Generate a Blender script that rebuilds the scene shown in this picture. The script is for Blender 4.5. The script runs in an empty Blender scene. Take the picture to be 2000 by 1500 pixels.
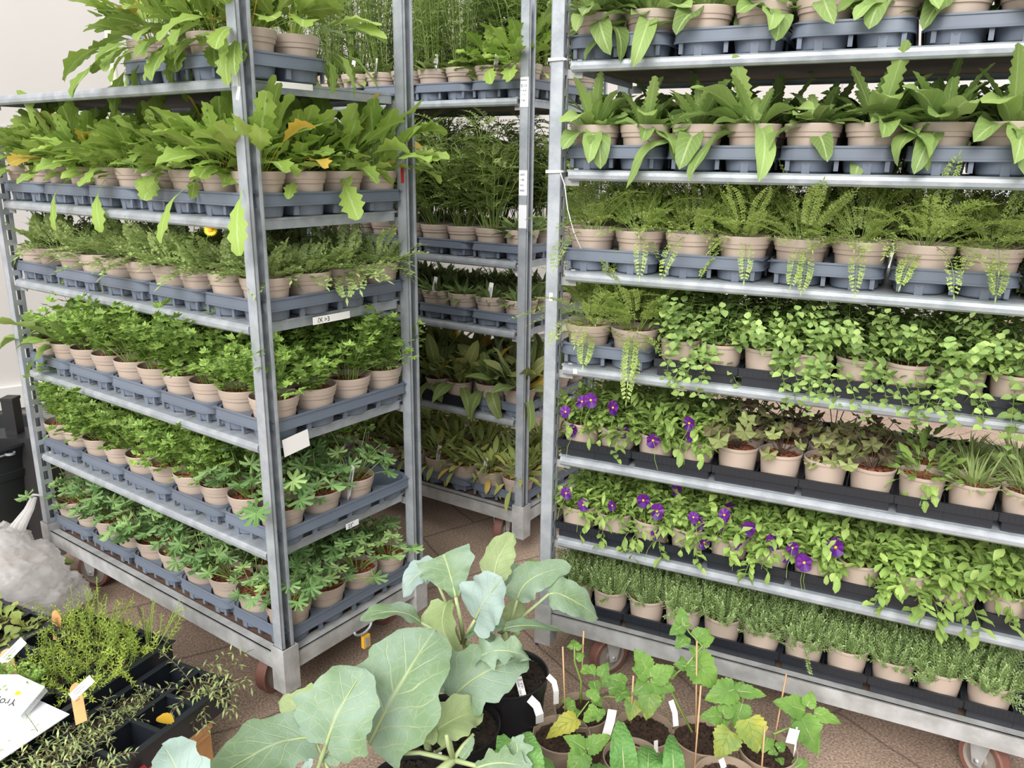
import bpy, math, random
from mathutils import Vector, Matrix
sc = bpy.context.scene
COL = sc.collection
PI = math.pi
R = math.radians
V = Vector
# ---------------------------------------------------------------- camera, world, lights, exposure
CAM_H, PITCH, ROLL, FPX = 1.506, 0.26994, 0.011473, 1579.8
cd = bpy.data.cameras.new('camera'); cam = bpy.data.objects.new('camera', cd); COL.objects.link(cam)
FW = V((0, math.cos(PITCH), -math.sin(PITCH))); RT0 = V((1, 0, 0)); UP0 = RT0.cross(FW)
RT = RT0*math.cos(ROLL) + UP0*math.sin(ROLL); UP = -RT0*math.sin(ROLL) + UP0*math.cos(ROLL)
m = Matrix((RT, UP, -FW)).transposed().to_4x4(); m.translation = V((0, 0, CAM_H)); cam.matrix_world = m
cd.sensor_width = 36; cd.lens = FPX/2000*36; cd.clip_start = .05; cd.clip_end = 60
sc.camera = cam
w = bpy.data.worlds.new('sky'); sc.world = w; w.use_nodes = True
wn = w.node_tree.nodes; wl = w.node_tree.links
bg = wn['Background']; bg.inputs[1].default_value = .85
tc = wn.new('ShaderNodeTexCoord'); sep = wn.new('ShaderNodeSeparateXYZ'); wl.new(tc.outputs['Generated'], sep.inputs[0])
cr = wn.new('ShaderNodeValToRGB'); wl.new(sep.outputs[2], cr.inputs[0]); wl.new(cr.outputs[0], bg.inputs[0])
cr.color_ramp.elements[0].position = 0.0; cr.color_ramp.elements[0].color = (.80, .82, .84, 1)
cr.color_ramp.elements[1].position = .7; cr.color_ramp.elements[1].color = (1.0, 1.0, 1.0, 1)
sd = bpy.data.lights.new('daylight', 'SUN'); sd.energy = 2.3; sd.angle = R(40); sd.color = (1, .985, .96)
so = bpy.data.objects.new('daylight', sd); COL.objects.link(so)
so.rotation_euler = V((.30, .80, -.58)).to_track_quat('-Z', 'Y').to_euler()
sc.view_settings.view_transform = 'Standard'; sc.view_settings.look = 'None'
sc.view_settings.exposure = 0.75; sc.view_settings.gamma = 1

def PY(px, py, Y):      # point on the sight line of a photo pixel at depth Y
    d = FW + RT*((px-1000)/FPX) - UP*((py-750)/FPX)
    return V((0, 0, CAM_H)) + d*(Y/d.y)
def PZ(px, py, z):
    d = FW + RT*((px-1000)/FPX) - UP*((py-750)/FPX)
    return V((0, 0, CAM_H)) + d*((z-CAM_H)/d.z)

# ---------------------------------------------------------------- materials
MATS = {}
def mat(name, col, rough=.6, metal=0., noise=0., nscale=8., col2=None, bump=0., bscale=60., transl=0., island=None, spec=.5, objrand=0., alpha=None):
    m = bpy.data.materials.new(name); m.use_nodes = True; nt = m.node_tree; N = nt.nodes; L = nt.links
    b = N['Principled BSDF']; out = N['Material Output']
    b.inputs['Roughness'].default_value = rough; b.inputs['Metallic'].default_value = metal
    b.inputs['Specular IOR Level'].default_value = spec
    c4 = (*col, 1); b.inputs['Base Color'].default_value = c4; src = None
    if island:
        g = N.new('ShaderNodeNewGeometry'); r = N.new('ShaderNodeValToRGB'); r.color_ramp.interpolation = 'LINEAR'
        els = r.color_ramp.elements
        cols = [col]+list(island)
        els[0].position = 0; els[0].color = c4; els[1].position = 1; els[1].color = (*cols[-1], 1)
        for i in range(1, len(cols)-1):
            e = els.new(i/(len(cols)-1)); e.color = (*cols[i], 1)
        L.new(g.outputs['Random Per Island'], r.inputs[0]); src = r.outputs[0]
    if col2:
        t = N.new('ShaderNodeTexCoord'); n = N.new('ShaderNodeTexNoise'); n.inputs['Scale'].default_value = nscale
        n.inputs['Detail'].default_value = 6; L.new(t.outputs['Object'], n.inputs['Vector'])
        r2 = N.new('ShaderNodeValToRGB'); r2.color_ramp.elements[0].position = .35; r2.color_ramp.elements[1].position = .65
        L.new(n.outputs[0], r2.inputs[0])
        mx = N.new('ShaderNodeMix'); mx.data_type = 'RGBA'; mx.inputs[7].default_value = (*col2, 1)
        if src: L.new(src, mx.inputs[6])
        else: mx.inputs[6].default_value = c4
        L.new(r2.outputs[0], mx.inputs[0]); src = mx.outputs[2]
    if objrand:
        oi = N.new('ShaderNodeObjectInfo'); hs = N.new('ShaderNodeHueSaturation')
        mr = N.new('ShaderNodeMapRange'); mr.inputs[3].default_value = 1-objrand; mr.inputs[4].default_value = 1+objrand
        L.new(oi.outputs['Random'], mr.inputs[0]); L.new(mr.outputs[0], hs.inputs['Value'])
        if src: L.new(src, hs.inputs['Color'])
        else: hs.inputs['Color'].default_value = c4
        src = hs.outputs[0]
    if src: L.new(src, b.inputs['Base Color'])
    if bump:
        t = N.new('ShaderNodeTexCoord'); n = N.new('ShaderNodeTexNoise'); n.inputs['Scale'].default_value = bscale
        n.inputs['Detail'].default_value = 5
        L.new(t.outputs['Object'], n.inputs['Vector']); bp = N.new('ShaderNodeBump'); bp.inputs['Strength'].default_value = bump
        bp.inputs['Distance'].default_value = .004
        L.new(n.outputs[0], bp.inputs['Height']); L.new(bp.outputs[0], b.inputs['Normal'])
    if transl:
        tr = N.new('ShaderNodeBsdfTranslucent'); ms = N.new('ShaderNodeMixShader'); ms.inputs[0].default_value = transl
        if src: L.new(src, tr.inputs[0])
        else: tr.inputs[0].default_value = c4
        L.new(b.outputs[0], ms.inputs[1]); L.new(tr.outputs[0], ms.inputs[2]); L.new(ms.outputs[0], out.inputs[0])
    if alpha is not None: b.inputs['Alpha'].default_value = alpha
    MATS[name] = m; return m
def leafm(name, a, b, c, rough=.5, tr=.28, rib=.0, old=0.):
    lt = lambda q: (q[0]*1.08+.01, q[1]*1.0+.01, q[2]*.88+.008)
    m = mat(name, lt(a), rough=rough, transl=tr, island=[lt(b), lt(c)], spec=.35, objrand=.2)
    N = m.node_tree.nodes; L = m.node_tree.links
    if old:
        r = [n for n in N if n.type == 'VALTORGB'][0].color_ramp
        r.elements[-1].position = 1-old-.002; e = r.elements.new(1-old); e.color = (.62, .42, .06, 1); e = r.elements.new(1.0); e.color = (.45, .30, .08, 1)
    if rib:
        hs = [n for n in N if n.type == 'HUE_SAT'][0]; uv = N.new('ShaderNodeUVMap'); sx = N.new('ShaderNodeSeparateXYZ'); L.new(uv.outputs[0], sx.inputs[0])
        def mth(op, a_, b_):
            q = N.new('ShaderNodeMath'); q.operation = op
            for i, x in enumerate((a_, b_)):
                if isinstance(x, (int, float)): q.inputs[i].default_value = x
                elif x is not None: L.new(x, q.inputs[i])
            return q.outputs[0]
        av = mth('ABSOLUTE', mth('SUBTRACT', sx.outputs[1], .5), None)
        mid = mth('LESS_THAN', av, .045)
        side = mth('LESS_THAN', mth('ABSOLUTE', mth('SUBTRACT', mth('FRACT', mth('MULTIPLY', mth('SUBTRACT', sx.outputs[0], mth('MULTIPLY', av, .5)), 9.), None), .5), None), .06)
        tot = mth('MAXIMUM', mid, mth('MULTIPLY', side, .45))
        fac = mth('MULTIPLY', tot, rib)
        mx = N.new('ShaderNodeMix'); mx.data_type = 'RGBA'; mx.inputs[7].default_value = (.50, .62, .28, 1)
        L.new(fac, mx.inputs[0])
        for l in list(L):
            if l.from_node == hs: t_ = l.to_socket; L.remove(l); L.new(mx.outputs[2], t_)
        L.new(hs.outputs[0], mx.inputs[6])
    return m

GALV = mat('galvanised_steel', (.43, .455, .485), rough=.45, metal=.3, col2=(.32, .345, .375), nscale=25, bump=.15, bscale=90)
GALV2 = mat('worn_steel', (.50, .50, .50), rough=.5, metal=.2, col2=(.34, .34, .33), nscale=18, bump=.2, bscale=60)
POT = mat('taupe_plastic', (.43, .345, .285), rough=.42, objrand=.05)
GTRAY = mat('grey_plastic', (.135, .160, .205), rough=.4, objrand=.12)
BTRAY = mat('black_plastic', (.016, .019, .025), rough=.32)
BARK = mat('bark_mulch', (.26, .075, .035), rough=.85, island=[(.15, .04, .022), (.42, .15, .07)])
SOIL = mat('dark_compost', (.012, .007, .005), rough=.95, col2=(.03, .017, .011), nscale=60, bump=.9, bscale=120)
WHITE = mat('white_plastic', (.82, .80, .78), rough=.5)
PAPER = mat('white_paper', (.80, .80, .84), rough=.7)
INK = mat('black_ink', (.02, .02, .025), rough=.7)
WOOD = mat('pale_wood', (.55, .30, .13), rough=.7, col2=(.42, .20, .08), nscale=14, bump=.3, bscale=40)
LABELW = mat('orange_wood', (.62, .30, .10), rough=.6, col2=(.50, .22, .07), nscale=20)
CANE = mat('bamboo', (.55, .33, .17), rough=.6)
WHEEL = mat('wheel_tread', (.22, .09, .07), rough=.6, col2=(.15, .07, .05), nscale=20)
HUB = mat('wheel_disc', (.30, .26, .22), rough=.7, col2=(.22, .19, .16), nscale=20)
PLY = mat('plywood_deck', (.16, .10, .07), rough=.8, col2=(.10, .06, .045), nscale=12)
STEM = mat('green_stem', (.25, .36, .08), rough=.5, transl=.1)
DSTEM = mat('brown_stem', (.12, .08, .05), rough=.6)
RED = mat('red_tape', (.35, .03, .02), rough=.6)
YEL = mat('yellow_plastic', (.75, .42, .03), rough=.4)
PUR = mat('violet_petal', (.085, .005, .17), rough=.5, island=[(.15, .01, .24), (.07, .006, .18)], transl=.2)
YPET = mat('yellow_petal', (.90, .66, .01), rough=.5, transl=.2)
LILAC = mat('lilac_petal', (.55, .40, .58), rough=.5, transl=.2)
YLEAF = mat('yellow_leaf', (.62, .38, .03), rough=.5, transl=.3)

LM = {
 'lobed': leafm('lobed_leaf', (.16, .27, .045), (.24, .39, .07), (.36, .52, .12), rib=.5, old=.02),
 'feather': leafm('feathery_leaf', (.24, .35, .13), (.34, .47, .19), (.46, .60, .27), tr=.34),
 'clover': leafm('cinquefoil_leaf', (.15, .27, .06), (.23, .40, .09), (.34, .52, .13)),
 'geranium': leafm('cranesbill_leaf', (.11, .23, .08), (.17, .33, .12), (.30, .46, .18), old=.015),
 'broad': leafm('broad_leaf', (.16, .27, .07), (.21, .35, .08), (.30, .46, .12), rib=.6),
 'aster': leafm('aster_leaf', (.18, .26, .08), (.24, .34, .11), (.34, .46, .16)),
 'campion': leafm('campion_leaf', (.12, .19, .07), (.17, .26, .09), (.24, .34, .13)),
 'dull': leafm('dull_leaf', (.10, .15, .05), (.14, .21, .06), (.24, .26, .09), rib=.4, old=.06),
 'scabious': leafm('scabious_leaf', (.20, .27, .08), (.26, .35, .10), (.40, .42, .12), rib=.3, old=.05),
 'tongue': leafm('tongue_leaf', (.15, .25, .07), (.22, .35, .11), (.32, .47, .15), rib=.6, old=.008),
 'yarrow': leafm('yarrow_leaf', (.27, .38, .10), (.35, .49, .15), (.47, .62, .22), tr=.35),
 'oregano': leafm('oregano_leaf', (.18, .31, .10), (.26, .42, .14), (.38, .54, .18), rib=.25),
 'viola': leafm('viola_leaf', (.18, .31, .08), (.25, .41, .10), (.37, .54, .16), rib=.3),
 'heuchera': leafm('coral_bell_leaf', (.11, .08, .06), (.18, .21, .08), (.28, .36, .14)),
 'thyme': leafm('thyme_leaf', (.17, .28, .11), (.26, .40, .17), (.40, .54, .26)),
 'sedum': leafm('stonecrop_leaf', (.30, .44, .06), (.42, .57, .09), (.54, .66, .14)),
 'trail': leafm('trailing_leaf', (.26, .38, .17), (.37, .50, .22), (.52, .60, .28), tr=.35),
 'physalis': leafm('seedling_leaf', (.26, .44, .10), (.31, .50, .12), (.38, .56, .15), rib=.35),
}

# ---------------------------------------------------------------- mesh builder
class MB:
    def __init__(s): s.v = []; s.f = []; s.m = []; s.uv = {}; s.cm = 0; s.sm = []
    def add(s, vs, fs, smooth=False, uvs=None):
        o = len(s.v); s.v += [tuple(p) for p in vs]
        for f in fs:
            s.f.append(tuple(i+o for i in f)); s.m.append(s.cm); s.sm.append(smooth)
        if uvs:
            for i, u in enumerate(uvs): s.uv[o+i] = u
        return s
    def box(s, c, d, rz=0., M=None):
        x, y, z = d[0]/2, d[1]/2, d[2]/2
        ps = [V((sx*x, sy*y, sz*z)) for sz in (-1, 1) for sy in (-1, 1) for sx in (-1, 1)]
        Rz = M if M else Matrix.Rotation(rz, 3, 'Z')
        ps = [Rz @ p + V(c) for p in ps]
        return s.add(ps, [(0, 2, 3, 1), (4, 5, 7, 6), (0, 1, 5, 4), (2, 6, 7, 3), (0, 4, 6, 2), (1, 3, 7, 5)])
    def tube(s, pts, r, n=6, r2=None, cap=True):
        pts = [V(p) for p in pts]; k = len(pts); vs = []
        for i, p in enumerate(pts):
            t = (pts[min(i+1, k-1)]-pts[max(i-1, 0)])
            t = t.normalized() if t.length > 1e-9 else V((0, 0, 1))
            a = t.orthogonal().normalized() if i == 0 else (a - t*a.dot(t)).normalized()
            b = t.cross(a); rr = r if r2 is None else r+(r2-r)*i/(k-1)
            for j in range(n):
                an = 2*PI*j/n; vs.append(p + a*(rr*math.cos(an)) + b*(rr*math.sin(an)))
        fs = [(i*n+j, i*n+(j+1) % n, (i+1)*n+(j+1) % n, (i+1)*n+j) for i in range(k-1) for j in range(n)]
        if cap: fs += [tuple(range(n-1, -1, -1)), tuple((k-1)*n+j for j in range(n))]
        return s.add(vs, fs, True)
    def lathe(s, prof, n=28, c=(0, 0, 0), M=None, smooth=True):
        k = len(prof); rings = []; fs = []; vs = []
        def ring(r, z):
            o = len(vs)
            for j in range(n):
                p = V((r*math.cos(2*PI*j/n), r*math.sin(2*PI*j/n), z)); vs.append((M @ p if M else p) + V(c))
            return o
        last = ring(*prof[0])
        for i in range(1, k):
            if i > 1:
                a = math.atan2(prof[i][1]-prof[i-1][1], prof[i][0]-prof[i-1][0]); b_ = math.atan2(prof[i-1][1]-prof[i-2][1], prof[i-1][0]-prof[i-2][0])
                if abs((a-b_+PI) % (2*PI)-PI) > .45: last = ring(*prof[i-1])
            nx_ = ring(*prof[i]); fs += [(last+j, last+(j+1) % n, nx_+(j+1) % n, nx_+j) for j in range(n)]; last = nx_
        return s.add(vs, fs, smooth)
    def build(s, name, mats, parent=None, M=None):
        me = bpy.data.meshes.new(name); me.from_pydata(s.v, [], s.f)
        if not isinstance(mats, (list, tuple)): mats = [mats]
        for x in mats: me.materials.append(x)
        me.polygons.foreach_set('material_index', s.m); me.polygons.foreach_set('use_smooth', s.sm)
        if s.uv:
            ul = me.uv_layers.new(name='uv'); flat = [0.]*(2*len(me.loops)); li = [0]*len(me.loops)
            me.loops.foreach_get('vertex_index', li)
            for i, vi in enumerate(li):
                u = s.uv.get(vi, (0, 0)); flat[2*i] = u[0]; flat[2*i+1] = u[1]
            ul.data.foreach_set('uv', flat)
        me.update()
        o = bpy.data.objects.new(name, me); COL.objects.link(o)
        if parent: o.parent = parent
        if M: o.matrix_world = M
        return o
def tag(o, label, cat, group=None, kind=None):
    o['label'] = label
    if cat: o['category'] = cat
    if group: o['group'] = group
    if kind: o['kind'] = kind
    return o
def empty(name, loc=(0, 0, 0), rz=0.):
    o = bpy.data.objects.new(name, None); COL.objects.link(o); o.empty_display_size = .03
    o.location = loc; o.rotation_euler = (0, 0, rz); return o
def copy_tree(o, parent=None):
    c = o.copy(); COL.objects.link(c)
    if parent: c.parent = parent
    for ch in KIDS.get(o.name, []): copy_tree_ch(ch, c)
    return c
def copy_tree_ch(ch, p):
    d = ch.copy(); COL.objects.link(d); d.parent = p
    for g in KIDS.get(ch.name, []):
        copy_tree_ch(g, d)
KIDS = {}
def index_kids(root):
    KIDS[root.name] = list(root.children)
    for c in root.children: index_kids(c)

# ---------------------------------------------------------------- the place
mb = MB(); mb.add([(-5, -1.5, 0), (6, -1.5, 0), (6, 9, 0), (-5, 9, 0)], [(0, 1, 2, 3)])
fm = bpy.data.materials.new('brown_paving'); fm.use_nodes = True
N = fm.node_tree.nodes; L = fm.node_tree.links; b = N['Principled BSDF']; b.inputs['Roughness'].default_value = .85
t = N.new('ShaderNodeTexCoord'); n1 = N.new('ShaderNodeTexNoise'); n1.inputs['Scale'].default_value = 2.2; n1.inputs['Detail'].default_value = 8
n2 = N.new('ShaderNodeTexNoise'); n2.inputs['Scale'].default_value = 160; n2.inputs['Detail'].default_value = 4
br = N.new('ShaderNodeTexBrick'); br.inputs['Scale'].default_value = 1.0; br.inputs['Mortar Size'].default_value = .006
br.inputs['Brick Width'].default_value = .5; br.inputs['Row Height'].default_value = .38; br.inputs['Mortar Smooth'].default_value = .5
mp = N.new('ShaderNodeMapping'); mp.inputs['Rotation'].default_value = (0, 0, R(-32)); L.new(t.outputs['Object'], mp.inputs[0]); 
nd = N.new('ShaderNodeTexNoise'); nd.inputs['Scale'].default_value = 3; mxv = N.new('ShaderNodeMix'); mxv.data_type = 'RGBA'; mxv.inputs[0].default_value = .06
L.new(mp.outputs[0], nd.inputs['Vector']); L.new(mp.outputs[0], mxv.inputs[6]); L.new(nd.outputs['Color'], mxv.inputs[7]); L.new(mxv.outputs[2], br.inputs['Vector'])
L.new(t.outputs['Object'], n1.inputs['Vector']); L.new(t.outputs['Object'], n2.inputs['Vector'])
r1 = N.new('ShaderNodeValToRGB'); r1.color_ramp.elements[0].position = .3; r1.color_ramp.elements[0].color = (.235, .16, .115, 1)
r1.color_ramp.elements[1].position = .7; r1.color_ramp.elements[1].color = (.42, .31, .235, 1); L.new(n1.outputs[0], r1.inputs[0])
r2 = N.new('ShaderNodeValToRGB'); r2.color_ramp.elements[0].position = .35; r2.color_ramp.elements[0].color = (.6, .6, .6, 1)
r2.color_ramp.elements[1].position = .75; r2.color_ramp.elements[1].color = (1.7, 1.7, 1.7, 1); L.new(n2.outputs[0], r2.inputs[0])
mu = N.new('ShaderNodeMix'); mu.data_type = 'RGBA'; mu.blend_type = 'MULTIPLY'; mu.inputs[0].default_value = 1
L.new(r1.outputs[0], mu.inputs[6]); L.new(r2.outputs[0], mu.inputs[7])
m3 = N.new('ShaderNodeMix'); m3.data_type = 'RGBA'; m3.inputs[7].default_value = (.07, .05, .036, 1)
ml = N.new('ShaderNodeMath'); ml.operation = 'MULTIPLY'; ml.inputs[1].default_value = .55
L.new(br.outputs['Fac'], ml.inputs[0]); L.new(ml.outputs[0], m3.inputs[0]); L.new(mu.outputs[2], m3.inputs[6]); L.new(m3.outputs[2], b.inputs['Base Color'])
bp = N.new('ShaderNodeBump'); bp.inputs['Strength'].default_value = .4; bp.inputs['Distance'].default_value = .004; L.new(n2.outputs[0], bp.inputs['Height']); L.new(bp.outputs[0], b.inputs['Normal'])
fl = mb.build('floor', fm); fl['kind'] = 'structure'; fl['label'] = 'brown paved floor speckled with grit'

WALL = mat('white_wall_panel', (.60, .565, .54), rough=.7, col2=(.56, .53, .505), nscale=1.2)
WB = mat('white_wall_band', (.68, .65, .62), rough=.6)
WG = mat('grey_wall_skirt', (.36, .345, .33), rough=.7)
# the wall runs from lower left to far right
W0 = V((-2.35, 3.42, 0)); WD = V((.81, .586, 0)).normalized(); WN = V((WD.y, -WD.x, 0))
wa = math.atan2(WD.y, WD.x)
def wallbox(mb, s0, s1, z0, z1, out, th=.03):
    c = W0 + WD*((s0+s1)/2) + WN*(out-th/2) + V((0, 0, (z0+z1)/2)); mb.box(c, (s1-s0, th, z1-z0), wa)
mb = MB(); wallbox(mb, -2.5, 9, 0, 4.2, 0, .08); o = mb.build('wall_back', WALL); o['kind'] = 'structure'
mb = MB(); wallbox(mb, -2.5, 9, .405, .505, .03, .03); o = mb.build('trim_1', WB); o['kind'] = 'structure'
mb = MB(); wallbox(mb, -2.5, 9, 0, .405, .012, .012); o = mb.build('baseboard_back', WG); o['kind'] = 'structure'
mb = MB()
for k in range(-1, 6): wallbox(mb, k*1.5+.2, k*1.5+.212, .505, 4.2, .006, .006)
wallbox(mb, -2.5, 9, 1.6, 1.62, .006, .006); wallbox(mb, -2.5, 9, 2.7, 2.72, .006, .006)
o = mb.build('trim_2', mat('panel_joint', (.44, .42, .40), rough=.7)); o['kind'] = 'structure'

# ---------------------------------------------------------------- trolleys
LEN, DEP = 1.31, .53
class Trolley:
    def __init__(s, name, ox, oy, deg): s.name = name; s.o = V((ox, oy, 0)); s.a = R(deg); s.M = Matrix.Translation(s.o) @ Matrix.Rotation(s.a, 4, 'Z')
    def w(s, x, y, z): return s.M @ V((x, y, z))
TL = Trolley('left trolley', -1.681, 2.714, -35.7)
TR = Trolley('right trolley', .1118, 2.196, -25.64)
TB = Trolley('back trolley', -1.050, 3.634, -33.54)
ZL = [1.681, 1.362, 1.106, .794, .487]; ZR = [1.749, 1.484, 1.221, .961, .693, .437]; ZB = [1.714, 1.152, .896, .554]; ZBASE = .19

def make_post(z0, z1, sx):      # slotted C channel, web on the inner side, open side facing sx
    mb = MB(); W, D, T = .040, .034, .0022; h = z1-z0
    xi = -sx*D/2
    for y in (-1, 1):
        mb.box((0, y*(W/2-T/2), (z0+z1)/2), (D, T, h))
        mb.box((sx*(D/2-T/2), y*(W/2-.005), (z0+z1)/2), (T, .010, h))
        mb.box((xi, y*(W/2-.006), (z0+z1)/2), (T, .012, h))
    n = int(h/.05)
    for k in range(n+1):
        z = z0+k*.05
        mb.box((xi, 0, min(z+.009, z1-.009)), (T*.98, .018, .018))
    return mb
def make_shelf():
    mb = MB(); x0, x1 = .036, LEN-.036
    mb.cm = 1; mb.box((LEN/2, DEP/2, -.0095), (x1-x0-.01, DEP-.03, .006)); mb.cm = 0
    mb.box((LEN/2, DEP/2, -.003), (x1-x0+.02, DEP-.012, .006))
    prof = [(.004, 0), (-.006, -.001), (-.011, -.005), (-.0125, -.013), (-.011, -.022), (-.006, -.027), (.002, -.028), (.004, -.026), (-.003, -.022), (-.006, -.013)]
    for sy in (0, 1):
        pp = [(-p[0]+DEP if sy else p[0], p[1]) for p in prof]; k = len(pp)
        vs = [(x, y, z) for x in (x0, x1) for y, z in pp]
        mb.add(vs, [(i, (i+1) % k, k+(i+1) % k, k+i) for i in range(k)] + [tuple(range(k)), tuple(k+i for i in range(k-1, -1, -1))])
    for x in (.018, LEN-.018):
        mb.box((x+(.012 if x < 1 else -.012), DEP/2, -.014), (.003, DEP-.046, .028))
    return mb
def make_bracket(sx, sy):
    mb = MB(); x = .020 if sx < 0 else LEN-.020; y = .012 if sy < 0 else DEP-.012
    d = 1 if sx < 0 else -1
    mb.box((x+d*.018, y, -.030), (.042, .004, .022)); mb.box((x+d*.030, y, -.012), (.012, .004, .03))
    return mb
def castor(parent, x, y, rz):
    mb = MB(); f = mb
    f.box((0, 0, .138), (.085, .07, .006))
    for s in (-1, 1):
        f.add([(-.03, s*.024, .137), (.035, s*.024, .137), (.012, s*.024, .05), (-.012, s*.024, .05), (-.03, s*.027, .137), (.035, s*.027, .137), (.012, s*.027, .05), (-.012, s*.027, .05)],
              [(0, 1, 2, 3), (7, 6, 5, 4), (0, 4, 5, 1), (1, 5, 6, 2), (2, 6, 7, 3), (3, 7, 4, 0)])
    f.tube([(0, -.03, .0625), (0, .03, .0625)], .006, 8)
    o = f.build('castor', GALV2, parent); o.location = (x, y, 0); o.rotation_euler = (0, 0, rz)
    wmb = MB(); Mx = Matrix.Rotation(R(90), 3, 'X')
    wmb.lathe([(.048, -.016), (.060, -.017), (.0625, -.012), (.0625, .012), (.060, .017), (.048, .016)], 28, (0, 0, .0625), Mx)
    wmb.cm = 1; wmb.lathe([(0.001, -.018), (.015, -.018), (.018, -.012), (.042, -.011), (.048, -.016)], 28, (0, 0, .0625), Mx)
    wmb.lathe([(0.048, .016), (.042, .011), (.018, .012), (.015, .018), (.001, .018)], 28, (0, 0, .0625), Mx)
    wmb.build('wheel', [WHEEL, HUB], o)
def make_trolley(T, zs, label, ptop=2.02, xc=(.19, .12), rzs=(.4, 1.1)):
    root = empty('plant_trolley', T.o, T.a); tag(root, label, 'trolley')
    for sx, px in ((-1, 0), (1, LEN)):
        for sy, py in ((-1, 0), (1, DEP)):
            o = make_post(.215, ptop, sx).build('post', GALV, root); o.location = (px, py, 0)
    mb = MB()
    for y, s in ((0, -1), (DEP, 1)):
        mb.box((LEN/2, y+s*.016, .163), (LEN-.05, .004, .052)); mb.box((LEN/2, y+s*.004, .187), (LEN-.05, .028, .004)); mb.box((LEN/2, y+s*.006, .139), (LEN-.05, .022, .004))
    for x, s in ((0, -1), (LEN, 1)):
        mb.box((x+s*.016, DEP/2, .163), (.004, DEP-.05, .052)); mb.box((x-s*.002, DEP/2, .187), (.040, DEP-.05, .004)); mb.box((x-s*.020, DEP/2, .170), (.004, DEP-.05, .034))
    for x in (0, LEN):
        for y in (0, DEP):
            for s in (-1, 1):
                mb.box((x, y+s*.024, .148), (.052, .004, .136)); mb.box((x+s*.024, y, .148), (.004, .044, .136))
            mb.box((x, y, .10), (.044, .044, .004))
    mb.build('base_frame', GALV2, root)
    mb = MB(); mb.box((LEN/2, DEP/2, .178), (LEN-.05, DEP-.03, .010)); mb.build('deck', PLY, root)
    for z in zs:
        o = make_shelf().build('shelf', [GALV, PLY], root); o.location = (0, 0, z)
        for sx in (-1, 1):
            for sy in (-1, 1):
                make_bracket(sx, sy).build('hook', GALV2, o)
    k = 0
    for x in (xc[0], LEN-xc[1]):
        for y in (.045, DEP-.045):
            castor(root, x, y, rzs[k % 2]+k*.7); k += 1
    return root
rootL = make_trolley(TL, ZL, 'tall galvanised steel plant trolley on the left, nearest to the bench of trays')
rootR = make_trolley(TR, ZR, 'galvanised steel plant trolley on the right with black and grey trays', rzs=(1.0, 1.4))
rootB = make_trolley(TB, ZB, 'galvanised steel plant trolley standing behind in the gap between the other two')

# ---------------------------------------------------------------- pots, mulch, trays
def pot_mesh(kind):
    mb = MB()
    if kind == 'grey':
        mb.lathe([(.001, .003), (.044, .003), (.046, .0), (.048, .002), (.0565, .078), (.0600, .0795), (.0612, .089), (.0632, .090), (.0650, .1035), (.0652, .107), (.0640, .109), (.0625, .1075), (.0600, .088), (.056, .075)], 32)
    else:
        mb.lathe([(.001, .003), (.039, .003), (.041, .0), (.043, .002), (.0515, .085), (.0535, .0865), (.0548, .090), (.0545, .0945), (.0530, .0955), (.0515, .094), (.0495, .078), (.048, .07)], 32)
    return mb
def mulch_mesh(r, z, seed, n=130, mats=1):
    rnd = random.Random(seed); mb = MB()
    nr = 4; ns = 16; vs = [(0, 0, z+.004)]
    for i in range(1, nr+1):
        for j in range(ns):
            rr = r*i/nr; a = 2*PI*j/ns; vs.append((rr*math.cos(a), rr*math.sin(a), z+rnd.uniform(-.002, .003) if i < nr else z))
    fs = [(0, 1+j, 1+(j+1) % ns) for j in range(ns)]
    for i in range(nr-1):
        for j in range(ns): fs.append((1+i*ns+j, 1+(i+1)*ns+j, 1+(i+1)*ns+(j+1) % ns, 1+i*ns+(j+1) % ns))
    mb.add(vs, fs, True)
    for k in range(n):
        rr = (r-.006)*math.sqrt(rnd.random()); a = rnd.uniform(0, 2*PI); c = V((rr*math.cos(a), rr*math.sin(a), z+rnd.uniform(.001, .006)))
        M = Matrix.Rotation(rnd.uniform(0, PI), 3, 'Z') @ Matrix.Rotation(rnd.uniform(-.4, .4), 3, 'X') @ Matrix.Rotation(rnd.uniform(-.35, .35), 3, 'Y')
        mb.box(c, (rnd.uniform(.006, .018), rnd.uniform(.002, .005), .0015), M=M)
    return mb
def rrect(x0, x1, y0, y1, r, n=5):
    pts = []
    for cx, cy, a0 in ((x1-r, y1-r, 0), (x0+r, y1-r, 90), (x0+r, y0+r, 180), (x1-r, y0+r, 270)):
        for i in range(n+1):
            a = R(a0+90*i/n); pts.append((cx+r*math.cos(a), cy+r*math.sin(a)))
    return pts
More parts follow.
